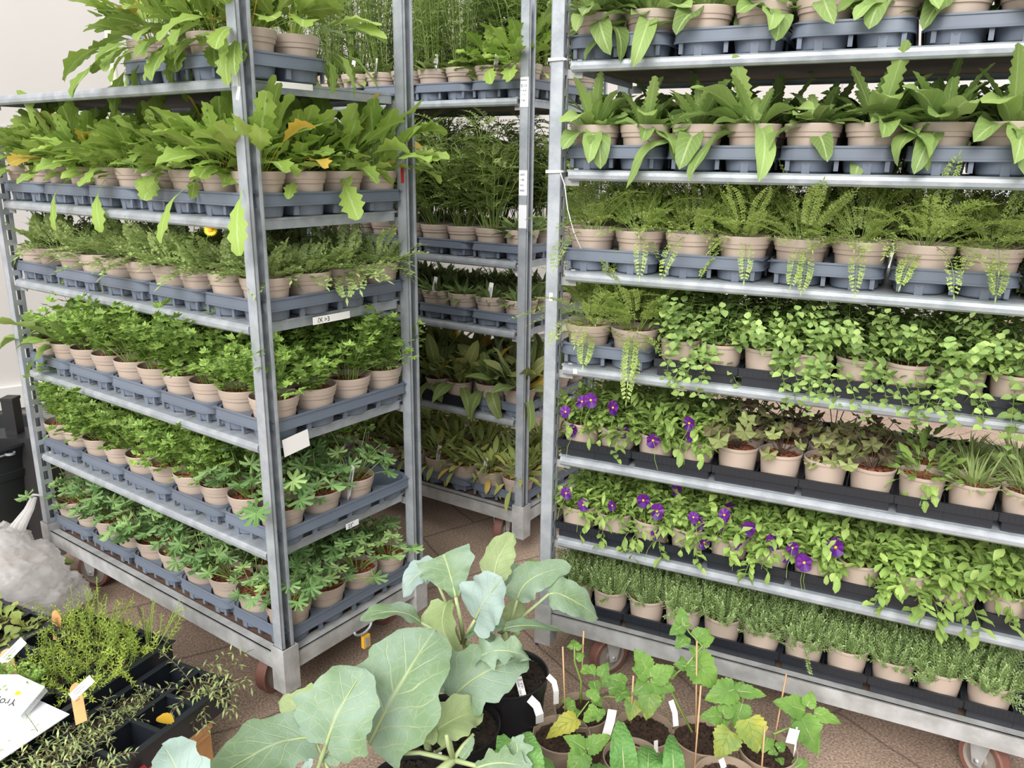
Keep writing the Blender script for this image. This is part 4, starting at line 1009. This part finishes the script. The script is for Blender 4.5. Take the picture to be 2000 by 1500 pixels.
# crinkled tongue leaves
def ros(px, label, lv, pr=.08):
    o = empty('potted_primula', PZ(px, 1600, .12).xyz); o.location.z = 0; tag(o, label, 'potted plant'); round_pot(o, pr, .13, BRNPOT, .11, SOIL2, .0025, seed=px)
    for i, (bx, by, tx, ty, hw, m_) in enumerate(lv):
        kl(o, (bx, by, 1.46), ((bx+tx)/2, (by+ty)/2, 1.45), (tx, ty, 1.52), hw, m=m_, seed=90+i, prof='tongue', nrm=(0, -.75, .6), ruffle=.08, rib=.0022, pet=[(px, 1590, 1.38)])
    return o
ros(1010, 'crinkled leafy rosette at the bottom edge below the black pots', [(1018, 1545, 978, 1436, .030, TONG), (1035, 1540, 1028, 1430, .034, TONG), (1050, 1545, 1072, 1482, .03, TONG), (985, 1545, 965, 1466, .03, TONG), (1000, 1550, 940, 1490, .03, KALE)])
ros(1240, 'crinkled rosette with tall upright tongue leaves at the bottom edge', [(1222, 1545, 1212, 1410, .030, TONG), (1262, 1545, 1268, 1458, .034, TONG), (1318, 1545, 1312, 1436, .024, TONG), (1190, 1550, 1165, 1492, .026, TONG), (1290, 1550, 1296, 1470, .02, TONG)])
# ---- bench of trays at the lower left
BK = V((-.946, 1.933, 0)); BA = math.atan2(-.424, .906); BM = Matrix.Translation(BK) @ Matrix.Rotation(BA, 4, 'Z')
def BW(x, y, z): return BM @ V((x, y, z))
def bench(name, label, cat):
    o = empty(name, BK, BA)
    if label: tag(o, label, cat)
    return o
pal = bench('wooden_pallet', 'low wooden pallet under the black trays of stonecrop', 'pallet')
for k in range(7):
    mb = MB(); mb.box((.195-k*.14, -.33, .110), (.105, .50, .018)); mb.build('plank', WOOD, pal)
for y in (-.13, -.5):
    for x in (.19, -.22, -.62):
        mb = MB(); mb.box((x, y, .041), (.10, .10, .082)); mb.build('block', WOOD, pal)
    mb = MB(); mb.box((-.225, y, .0915), (.94, .09, .019)); mb.build('bearer', WOOD, pal)
def cell_tray(x0, x1, y0, y1, nx, ny, ztop, label, h=.07):
    o = bench('cell_tray', label, 'tray'); mb = MB(); z = ztop-h/2
    for i in range(nx+1):
        x = x0+(x1-x0)*i/nx; mb.box((x, (y0+y1)/2, z), (.003, y1-y0, h)); mb.box((x, (y0+y1)/2, ztop), (.013 if 0 < i < nx else .018, y1-y0+.016, .003))
    for j in range(ny+1):
        y = y0+(y1-y0)*j/ny; mb.box(((x0+x1)/2, y, z), (x1-x0, .003, h)); mb.box(((x0+x1)/2, y, ztop-.0005), (x1-x0, .013, .003))
    mb.box(((x0+x1)/2, (y0+y1)/2, ztop-h+.002), (x1-x0, y1-y0, .003)); mb.build('cells', BTRAY, o); return o
cell_tray(-.37, 0, -.54, .03, 4, 6, .215, 'black cell tray of yellow-green stonecrop with the white paper on it', .095)
cell_tray(.035, .245, -.55, -.01, 2, 5, .19, 'black open cell tray hanging over the pallet edge, trailing plants in it')
cell_tray(-.80, -.40, -.49, -.03, 4, 5, .205, 'black tray of round leaved plants in front of the plastic bag', .085)
def sp_sedum(rnd, v):
    mb = MB()
    for k in range(26):
        az = rnd.uniform(0, 2*PI); d, n = frame(az, R(rnd.uniform(25, 85))); r = .04*math.sqrt(rnd.random()); L_ = rnd.uniform(.04, .12)
        sp = spine((r*math.cos(az), r*math.sin(az), 0), d, n, L_, rnd.uniform(-.5, .8), 5); mb.cm = 1; mb.tube([q[0] for q in sp], .001, 3, cap=False); mb.cm = 0
        for j in range(int(L_/.0035)):
            t_ = min(.999, .25+.75*j/(L_/.0035)); i = min(4, int(t_*5)); q = sp[i][0].lerp(sp[i+1][0], t_*5-i); s = Matrix.Rotation(j*2.4, 3, sp[i][1]) @ sp[i][2]
            kite(mb, q, (s+sp[i][1]*.5).normalized(), sp[i][1], rnd.uniform(.008, .013), .0013, 0)
    return mb
def sp_trail(rnd, v):
    mb = MB()
    for k in range(30):
        az = rnd.uniform(0, 2*PI); d, n = frame(az, R(rnd.uniform(10, 70))); L_ = rnd.uniform(.06, .15)
        sp = spine((.02*math.cos(az), .02*math.sin(az), 0), d, n, L_, rnd.uniform(.6, 1.6), 6); mb.cm = 1; mb.tube([q[0] for q in sp], .0009, 3, cap=False); mb.cm = 0
        for j in range(int(L_/.008)):
            t_ = min(.999, .1+.9*j/(L_/.008)); i = min(5, int(t_*6)); q = sp[i][0].lerp(sp[i+1][0], t_*6-i); s = Matrix.Rotation(j*2.4, 3, sp[i][1]) @ sp[i][2]
            leaf(mb, q, (s+sp[i][1]*.6).normalized(), V((0, 0, 1)), rnd.uniform(.014, .026), .0027, 'lance', 2, .5, .2)
    return mb
def sp_round(rnd, v):
    mb = MB(); rosette(mb, rnd, 24, .035, .07, .013, .020, 'spoon', 6, 15, 75, .3, 1.2, base=.03, fold=.3); return mb
SPEC['sedum'] = (sp_sedum, 'sedum', STEM, 'stonecrop_plug', ''); SPEC['trail'] = (sp_trail, 'trail', DSTEM, 'trailing_plug', ''); SPEC['round'] = (sp_round, 'scabious', DSTEM, 'round_leaved_plug', '')
s_ = MB(); rnd = random.Random(8); g_ = 8; vs = [((i/g_-.5)*.082, (j/g_-.5)*.082, rnd.uniform(-.004, .004)) for j in range(g_+1) for i in range(g_+1)]
s_.add(vs, [(j*(g_+1)+i, j*(g_+1)+i+1, (j+1)*(g_+1)+i+1, (j+1)*(g_+1)+i) for j in range(g_) for i in range(g_)], True)
s_.add([(-.04, -.04, 0), (.04, -.04, 0), (.04, .04, 0), (-.04, .04, 0), (-.03, -.03, -.055), (.03, -.03, -.055), (.03, .03, -.055), (-.03, .03, -.055)], [(0, 4, 5, 1), (1, 5, 6, 2), (2, 6, 7, 3), (3, 7, 4, 0), (4, 7, 6, 5)])
SOILM = hide_proto(s_.build('soil_plug', SOIL))
def plug(sp, x, y, z, label, scl=1.):
    nm = 'small_leaved_plug' if sp == 'clover' else SPEC[sp][3]; o = empty(nm, BW(x, y, z), BA+RR.uniform(-.3, .3)); tag(o, label, 'plant plug', f'{nm.replace("_", " ")}s in the trays'); meshobj('soil_plug', SOILM, o, 0, 0)
    meshobj('foliage', foliage(sp, RR.randrange(4)), o, 0, RR.uniform(0, 6), scl*RR.uniform(.85, 1.15)); return o
cx_ = [-.37+.0925*(i+.5) for i in range(4)]; cy_ = [.03-.095*(j+.5) for j in range(6)]
CN = ['left', 'second', 'third', 'right']
for j in range(6):
    for i in range(4):
        if (i, j) in ((0, 1), (0, 2), (0, 3), (1, 5), (0, 4), (0, 5), (3, 3), (2, 4), (3, 5)): continue
        if j <= 2: plug('sedum', cx_[i], cy_[j], .200, f'yellow-green stonecrop, {CN[i]} column, {ORD[j]} row from the back of its tray', 1.15 if j == 0 else .95)
        else: plug('clover' if j == 3 else 'round', cx_[i], cy_[j], .198, f'sparse small leaved plug, {CN[i]} column, {ORD[j]} row from the back', .45 if j == 3 else .6)
for j, (i, y) in enumerate(((1, -.06), (0, -.28), (1, -.39), (0, -.39), (1, -.5), (0, -.5), (0, -.18))):
    plug('trail', .035+.105*(i+.5), y, .175, f'trailing needle leaved plug, {ORD[j]} of the plants in the overhanging tray', [1.1, .9, 1, 1, 1, 1, .5][j])
SPEC['round'] = (sp_round, 'broad', DSTEM, 'round_leaved_plug', '')
for j in range(5):
    for i in range(4):
        plug('round', -.75+.1*i, -.076-.092*j, .192, f'low round leaved plant, {CN[i]} column, {ORD[j]} row in the corner tray', .95)
def wood_label(base, top, w, sticker, label):
    o = empty('wooden_plant_label', P3(base)); tag(o, label, 'plant label'); b_, t_ = P3(base), P3(top); d = t_-b_; n = V((.1, -.85, .5)); n = (n-d.normalized()*n.dot(d.normalized())).normalized(); s = d.normalized().cross(n); mb = MB(); k = []
    out = [(-.5, 0), (-.5, .88), (-.36, .95), (-.15, .99), (.15, .99), (.36, .95), (.5, .88), (.5, 0)]
    for e in (0, .0018): k += [d*q+s*(p*w)+n*e for p, q in out]
    m_ = len(out); mb.add(k, [tuple(range(m_)), tuple(range(2*m_-1, m_-1, -1))]+[(i, i+m_, (i+1) % m_+m_, (i+1) % m_) for i in range(m_)]); mb.build('stick', LABELW if sticker != 1 else CANE, o)
    if sticker:
        mb = MB(); c = d*.80+s*(w*.55)+n*.0026; u = (s*.94-d.normalized()*(-.42)).normalized(); v_ = n.cross(u)
        if sticker == 2: u = (s*.9+d.normalized()*.42).normalized(); v_ = n.cross(u)
        vs = [c+u*(a*w*1.1)+v_*(b2*w*.42)+n*e for e in (0, .0006) for a, b2 in ((-1, -1), (1, -1), (1, 1), (-1, 1))]; mb.add(vs, [(3, 2, 1, 0), (4, 5, 6, 7), (0, 1, 5, 4), (1, 2, 6, 5), (2, 3, 7, 6), (3, 0, 4, 7)])
        mb.cm = 1
        for i in range(2):
            c2 = c+v_*(w*(.18-.25*i))+n*.001; vs = [c2+u*(a*w*.8)+v_*(b2*w*.02) for a, b2 in ((-1, -1), (.4, -1), (.4, 1), (-1, 1))]; mb.add(vs, [(0, 1, 2, 3)])
        mb.build('sticker', [WHITE, INK], o)
    mb = MB()
    for i in range(3): mb.tube([d*(.55+i*.06)+s*(w*(-.15+.1*(i % 2)))+n*.003, d*(.57+i*.06)+s*(w*.22)+n*.003], .0005, 3)
    mb.build('handwriting', INK, o); return o
wood_label((113, 1248, 2.02), (110, 1190, 2.06), .024, 0, 'plain pale wooden plant label among the stonecrop at the back')
wood_label((24, 1330, 1.78), (10, 1268, 1.84), .032, 1, 'wooden plant label with white sticker at the left edge')
wood_label((160, 1412, 1.58), (146, 1334, 1.64), .026, 2, 'orange wooden plant label with white sticker between the two trays')
# paper, card holder
o = bench('paper_sheet', 'white paper sheet in a plastic sleeve lying on the trays', 'paper'); mb = MB()
pts = [PZ(136, 1396, .222), PZ(-20, 1500, .222), PZ(-120, 1450, .222), PZ(62, 1362, .222)]; iv = BM.inverted(); ps = [iv @ p for p in pts]
mb.add([p for p in ps]+[p+V((0, 0, .002)) for p in ps], [(3, 2, 1, 0), (4, 5, 6, 7), (0, 1, 5, 4), (1, 2, 6, 5), (2, 3, 7, 6), (3, 0, 4, 7)]); mb.build('sheet', PAPER, o)
ACR = mat('clear_acrylic', (.9, .92, .95), rough=.1, alpha=.35)
ch = empty('card_holder', PZ(20, 1370, .228)); tag(ch, 'white folded card in a clear holder lying upside down on the paper', 'card'); c0 = ch.location
cpx = [(88, 1343, .26), (40, 1400, .235), (-60, 1392, .235), (-60, 1319, .28), (36, 1319, .28)]; ps = [PZ(*p)-c0 for p in cpx]; mb = MB(); n5 = len(ps)
for e in (0, .0025): mb.add([p+V((0, 0, e)) for p in ps], [tuple(range(n5)) if e else tuple(range(n5-1, -1, -1))])
mb.build('card', WHITE, ch); ps2 = [PZ(a+(6 if a > 0 else 0), b_+6, z_-.012)-c0 for a, b_, z_ in cpx]; mb = MB(); mb.add(ps2+ps, [tuple(range(n5-1, -1, -1))]+[(i, (i+1) % n5, n5+(i+1) % n5, n5+i) for i in range(n5)]); mb.build('clear_holder', ACR, ch)
def text(body, size, parent, M, m_=INK, name='printed_text'):
    c = bpy.data.curves.new(name, 'FONT'); c.body = body; c.size = size; c.extrude = .0002; c.materials.append(m_); t0 = bpy.data.objects.new(name, c); me = bpy.data.meshes.new_from_object(t0); bpy.data.objects.remove(t0); me.materials.clear(); me.materials.append(m_); o = bpy.data.objects.new(name, me); COL.objects.link(o)
    o.parent = parent; o.matrix_parent_inverse = parent.matrix_world.inverted() if False else (Matrix.Translation(parent.location) @ Matrix.Rotation(parent.rotation_euler.z, 4, 'Z')).inverted(); o.matrix_basis = M; return o
a_, b_, c_ = PZ(34, 1366, .262), PZ(-10, 1366, .262), PZ(34, 1380, .2505)
X = (b_-a_).normalized(); Zn = (ps[0]-ps[4]).cross(ps[1]-ps[4]); Zn = Zn.normalized(); Zn = Zn if Zn.z > 0 else -Zn; Yv = Zn.cross(X); Mt = Matrix((X, Yv, Zn)).transposed().to_4x4()
pl = (PZ(88, 1343, .26), Zn); ray = PZ(36, 1368, 0)-V((0, 0, CAM_H)); hit = V((0, 0, CAM_H))+ray*((pl[0]-V((0, 0, CAM_H))).dot(Zn)/ray.dot(Zn)); Mt.translation = hit+Zn*.0045
text('Yropa', .026, ch, Mt)
mb = MB()
for k in range(8):
    a = k*PI/4; kite(mb, V((0, 0, 0)), V((math.cos(a), math.sin(a), 0)), V((0, 0, 1)), .008, .0022)
ray = PZ(35, 1356, 0)-V((0, 0, CAM_H)); hit = V((0, 0, CAM_H))+ray*((pl[0]-V((0, 0, CAM_H))).dot(Zn)/ray.dot(Zn)); fo = attach(mb.build('printed_flower', YPET), ch); M2 = Mt.copy(); M2.translation = hit+Zn*.005; fo.matrix_basis = M2
# red tape and dry leaf by the pallet
o = empty('red_tape_strip', BW(.245, -.30, .135)); tag(o, 'crumpled strip of red tape on the pallet edge', 'tape'); mb = MB(); rnd = random.Random(4)
vs = []
for i in range(10):
    vs += [V((i*.008-.04, -.010+rnd.uniform(-.004, .004), rnd.uniform(0, .016))), V((i*.008-.04, .012+rnd.uniform(-.004, .004), rnd.uniform(0, .016)))]
mb.add(vs, [(2*i, 2*i+1, 2*i+3, 2*i+2) for i in range(9)]); mb.build('tape', RED, o)
o = empty('fallen_leaf', BW(.20, -.20, .197)); tag(o, 'yellow fallen leaf on the overhanging tray', 'leaf'); mb = MB(); leaf(mb, (0, 0, 0), (.8, -.2, .1), (0, 0, 1), .05, .018, 'ovate', 6, .5, .3); mb.build('blade', YLEAF, o)
# ---- black tub, plastic bag
tub = empty('black_tub', (-2.13, 3.02, 0)); tag(tub, 'big black plastic tub with wire handle by the wall at left', 'tub'); mb = MB()
mb.lathe([(.001, .006), (.21, .006), (.215, 0), (.245, .30), (.258, .305), (.262, .335), (.25, .34), (.268, .425), (.275, .43), (.272, .44), (.262, .436), (.235, .03), (.001, .02)], 48); mb.build('body', mat('tub_plastic', (.018, .022, .022), rough=.4), tub)
mb = MB(); pts = [V((.272*math.cos(a), .272*math.sin(a), .43-.03*abs(math.sin(a)))) for a in [-.55-i*.19 for i in range(12)]]; mb.tube(pts, .004, 6); mb.lathe([(.012, -.004), (.018, -.004), (.018, .004), (.012, .004)], 16, pts[0]); mb.build('wire_handle', GALV, tub)
jc = PY(58, 880, 3.0); o = empty('black_jerrycan', (jc.x, jc.y, .02)); tag(o, 'black canister with upright grip standing inside the tub', 'canister'); mb = MB(); mb.box((0, 0, .22), (.17, .14, .43)); mb.build('body', mat('canister_plastic', (.014, .014, .015), rough=.45), o)
mb = MB(); mb.box((-.045, 0, .50), (.045, .05, .14)); mb.box((-.045, 0, .575), (.05, .055, .012)); mb.build('grip', MATS['canister_plastic'], o)
BAG = mat('crinkled_clear_plastic', (.90, .88, .87), rough=.10, transl=.5, bump=.9, bscale=45, spec=1.0)
N = BAG.node_tree.nodes; L = BAG.node_tree.links; old_ = N['Material Output'].inputs[0].links[0].from_socket
tp = N.new('ShaderNodeBsdfTransparent'); ms = N.new('ShaderNodeMixShader'); lw = N.new('ShaderNodeLayerWeight'); lw.inputs[0].default_value = .35; mr = N.new('ShaderNodeMapRange'); mr.inputs[3].default_value = .32; mr.inputs[4].default_value = .95
L.new(lw.outputs['Facing'], mr.inputs[0]); L.new(mr.outputs[0], ms.inputs[0]); L.new(tp.outputs[0], ms.inputs[1]); L.new(old_, ms.inputs[2]); L.new(ms.outputs[0], N['Material Output'].inputs[0])
bag = empty('plastic_bag', (-1.70, 2.52, 0)); tag(bag, 'crumpled clear white plastic bag tied to the far foot of the left trolley', 'plastic bag')
from mathutils import noise
def crump(mb, c, rx, ry, rz, seed, nu=96, nv=60):
    vs = []
    for j in range(nv+1):
        th = PI*j/nv
        for i in range(nu):
            a = 2*PI*i/nu; d = V((math.sin(th)*math.cos(a), math.sin(th)*math.sin(a), math.cos(th)))
            rg = lambda f, a_: 1-2*abs(noise.noise(d*f+V((seed*a_, a_, 0)))); q = .92+.18*noise.noise(d*2.0+V((seed, 0, 0)))+.10*rg(3.5, 1.)+.06*rg(8, 2.)+.03*rg(18, 3.)
            p = V((c[0]+d.x*rx*q, c[1]+d.y*ry*q, max(.004, c[2]+d.z*rz*q))); vs.append(p)
    mb.add(vs, [(j*nu+i, j*nu+(i+1) % nu, (j+1)*nu+(i+1) % nu, (j+1)*nu+i) for j in range(nv) for i in range(nu)], True)
mb = MB(); crump(mb, (-.04, -.10, .13), .22, .19, .14, 1); crump(mb, (.09, -.08, .07), .16, .14, .08, 5); crump(mb, (-.08, .03, .17), .11, .10, .10, 9); crump(mb, (-.06, -.14, .05), .16, .12, .05, 12); mb.build('crumpled_film', BAG, bag)
mb = MB(); pts = [(-.05, .05, .20), (-.02, .08, .26), (.00, .11, .30), (.01, .13, .335)]
for k in range(7):
    a = k*.9; mb.tube([V(p)+V((.020*math.cos(a), .015*math.sin(a), 0))*(1.6, 1.0, .6, .4)[i] for i, p in enumerate(pts)], .009, 6, .004)
mb.tube([(-.02, .16, .325), (.0, .145, .34), (.03, .15, .335)], .004, 6); mb.build('knotted_neck', BAG, bag)
# ---- stickers, string, padlock
def plate(name, label, T, x, y, z, w_, h_, face, m_=WHITE, tilt=0., txt=(), cat='sticker'):
    """thin sticker on a trolley; face 'f' looks along -y of the trolley, 'e' along +x"""
    o = empty(name, T.w(x, y, z), T.a+(PI/2 if face == 'e' else 0)); tag(o, label, cat); mb = MB(); mb.box((0, 0, 0), (w_, .0008, h_), M=Matrix.Rotation(tilt, 3, 'Y')); mb.build('sheet', m_, o)
    for i, (b2, sz, dx, dz) in enumerate(txt):
        M = o.matrix_basis.copy(); M = Matrix.Translation(o.location) @ Matrix.Rotation(o.rotation_euler.z, 4, 'Z') @ Matrix.Translation((dx, -.0008, dz)) @ Matrix.Rotation(PI/2, 4, 'X'); text(b2, sz, o, M)
    return o
plate('post_sticker', 'worn white sticker on the near post of the left trolley', TL, LEN-.002, -.0206, 1.705, .020, .09, 'f', PAPER)
plate('torn_sticker', 'torn white sticker under the long one on the left trolley near post', TL, LEN+.006, -.0206, 1.645, .012, .03, 'f', PAPER, .3)
plate('post_sticker', 'printed white sticker high on the near post of the back trolley', TB, LEN, -.0206, 1.728, .033, .095, 'f', PAPER, 0, [('ARNGELD', .006, -.015, .036), ('D 11', .013, -.014, .016), ('12. 45 50', .006, -.015, .003), ('2 11 (1)', .005, -.012, -.010), ('7 45', .009, -.012, -.030)])
plate('post_sticker', 'grey handwritten sticker at eye level on the back trolley post', TB, LEN, -.0206, 1.43, .033, .085, 'f', PAPER, 0, [('2593', .009, -.012, .025), ('1-06', .009, -.012, .008), ('m1)', .009, -.012, -.010), ('18362', .008, -.014, -.028)])
plate('post_sticker', 'blank faded sticker below the written one, back trolley post', TB, LEN, -.0206, 1.315, .033, .08, 'f', PAPER)
plate('post_sticker', 'small blank sticker on the left post of the right trolley', TR, .0, -.0206, 1.15, .010, .022, 'f', PAPER)
plate('shelf_sticker', 'white barcode sticker on the front lip, fourth shelf of right trolley', TR, .075, -.0138, ZR[3]-.012, .012, .014, 'f', WHITE)
plate('hanging_note', 'blank white paper note hanging from the short end of the left trolley', TL, LEN+.0105, .075, ZL[3]-.010, .085, .048, 'e', WHITE, -.10, cat='paper note')
plate('shelf_label', 'long scuffed white label on the short end, third shelf of left trolley', TL, LEN-.0035, .23, ZL[2]-.013, .13, .020, 'e', WHITE, 0, [('/X >3', .018, -.05, -.006)])
plate('shelf_label', 'white label stuck on the top shelf short end of the left trolley', TL, LEN-.0035, .14, ZL[0]-.008, .13, .014, 'e', WHITE)
plate('shelf_label', 'small handwritten label on the short end, fifth shelf of left trolley', TL, LEN-.0035, .27, ZL[4]-.013, .05, .018, 'e', PAPER, 0, [('23°', .016, -.018, -.006)])
plate('red_tape_mark', 'red tape patch on the right post of the left trolley', TL, LEN+.004, DEP-.0206, 1.465, .012, .05, 'f', RED, cat='tape')
def string(name, label, T, z, tail):
    o = empty(name, T.w(0, 0, z), T.a); tag(o, label, 'string'); mb = MB()
    for k in range(3): mb.tube([(-.021, -.0235, k*.003), (.020, -.0235, .002+k*.002), (.021, .022, .004), (-.021, .022, .002), (-.0215, -.0235, k*.003)], .0016, 5)
    mb.build('loop', WHITE, o); mb = MB(); mb.tube(tail, .0014, 5); mb.build('loose_end', WHITE, o)
string('white_string', 'white string tied round the left post of right trolley with long loose end', TR, 1.475, [(.02, -.024, 0), (.035, -.03, -.03), (.045, -.03, -.09), (.065, -.03, -.15), (.085, -.028, -.19)])
string('white_string', 'thin white string loop high on the left post of right trolley', TR, 1.748, [(.02, -.024, 0), (.03, -.026, .003)])
o = empty('padlock', TL.w(LEN+.028, .27, .118), TL.a); tag(o, 'small yellow lock hanging from a ring on the left trolley base', 'lock'); mb = MB(); mb.tube([(0, .035*math.cos(a)-.005, .03+.022*math.sin(a)) for a in [PI+i*PI/8 for i in range(9)]], .004, 8); mb.build('ring', GALV, o)
mb = MB(); mb.box((0, .004, -.022), (.012, .026, .040)); mb.build('lock_body', YEL, o); mb = MB(); mb.box((.0065, .004, -.022), (.001, .016, .028)); mb.build('lock_face', GALV2, o); mb = MB(); mb.tube([(0, .004, 0), (0, .002, .012)], .002, 6); mb.build('shackle', GALV, o)
# yellow daisies
def daisy(root_xyz, base_xyz, label, r=.019, face=(.1, -.8, .4)):
    o = empty('yellow_daisy', base_xyz); tag(o, label, 'flower'); h = V(root_xyz)-V(base_xyz); mb = MB(); mb.tube([(0, 0, 0), h*.4+V((-.012, 0, 0)), h*.8+V((-.008, 0, 0)), h], .0011, 5); mb.build('stalk', STEM, o)
    f = V(face).normalized(); u = f.orthogonal().normalized(); v = f.cross(u); mb = MB()
    for k in range(22):
        a = 2*PI*k/22; d = u*math.cos(a)+v*math.sin(a); leaf(mb, h+d*.004, d, f, r*.75, r*.13, 'tongue', 3, .3, .1)
    mb.build('petals', YPET, o); mb = MB(); M = Matrix((u, v, f)).transposed(); mb.lathe([(.0002, .005), (.004, .0045), (.007, .002), (.0078, -.001)], 14, h, M); mb.build('flower_head', mat('flower_disc', (.75, .35, .01), rough=.8), o)
b1 = TL.w(LEN-.30, .07, ZL[2]+.10)
daisy(PY(411, 448, b1.y-.13), b1, 'yellow daisy flower rising from the feathery plants, third shelf of left trolley')
b2 = TL.w(LEN-.36, .07, ZL[2]+.10); daisy(PY(387, 409, b2.y-.03), b2, 'small half open yellow bud above the daisy, left trolley', .006)
b3 = TL.w(LEN-1.18, .07, ZL[4]+.10); daisy(PY(113, 798, b3.y-.05), b3, 'tiny yellow bloom at the far end of the fifth shelf, left trolley', .008)
b4 = TB.w(LEN-.42, .07, ZBASE+.12); o = empty('lilac_bloom', b4); tag(o, 'single pale lilac pincushion bloom on the bottom shelf of back trolley', 'flower'); h = PY(911, 828, b4.y-.05)-b4; mb = MB(); mb.tube([(0, 0, 0), h*.5+V((.01, 0, 0)), h], .001, 5); mb.build('stalk', STEM, o); mb = MB()
for k in range(40):
    a = k*2.4; e = math.sqrt(k/40); d = V((math.cos(a)*e, -.8, math.sin(a)*e)).normalized(); kite(mb, h, d, V((0, 0, 1)), .012, .003)
mb.build('petals', LILAC, o)
# pole at the wall, litter
o = empty('cream_pole', (-1.72, 3.62, 0)); tag(o, 'cream pole leaning upright behind the left trolley', 'pole'); mb = MB(); mb.tube([(0, 0, 0), (.02, .05, 1.2), (-.03, .1, 2.6)], .016, 10); mb.build('shaft', mat('cream_paint', (.62, .58, .45), rough=.6), o)
for (px, py, m_, lb, s_) in ((1038, 1096, LM['clover'], 'green leaf scrap on the floor between the trolleys', .02), (1050, 1256, PUR, 'fallen dark violet petal on the floor beside the right trolley', .012), (505, 1425, LM['clover'], 'tiny green leaf scrap on the floor left of the kale', .014), (118, 1098, LM['clover'], 'green leaf on the floor beside the far castor of the left trolley', .05)):
    o = empty('fallen_scrap', PZ(px, py, .004)); tag(o, lb, 'leaf'); mb = MB()
    for k in range(3): leaf(mb, (0, 0, .001), (math.cos(k*2), math.sin(k*2), .25), (0, 0, 1), s_, s_*.35, 'ovate', 4, .6, .3)
    mb.build('blade', m_, o)
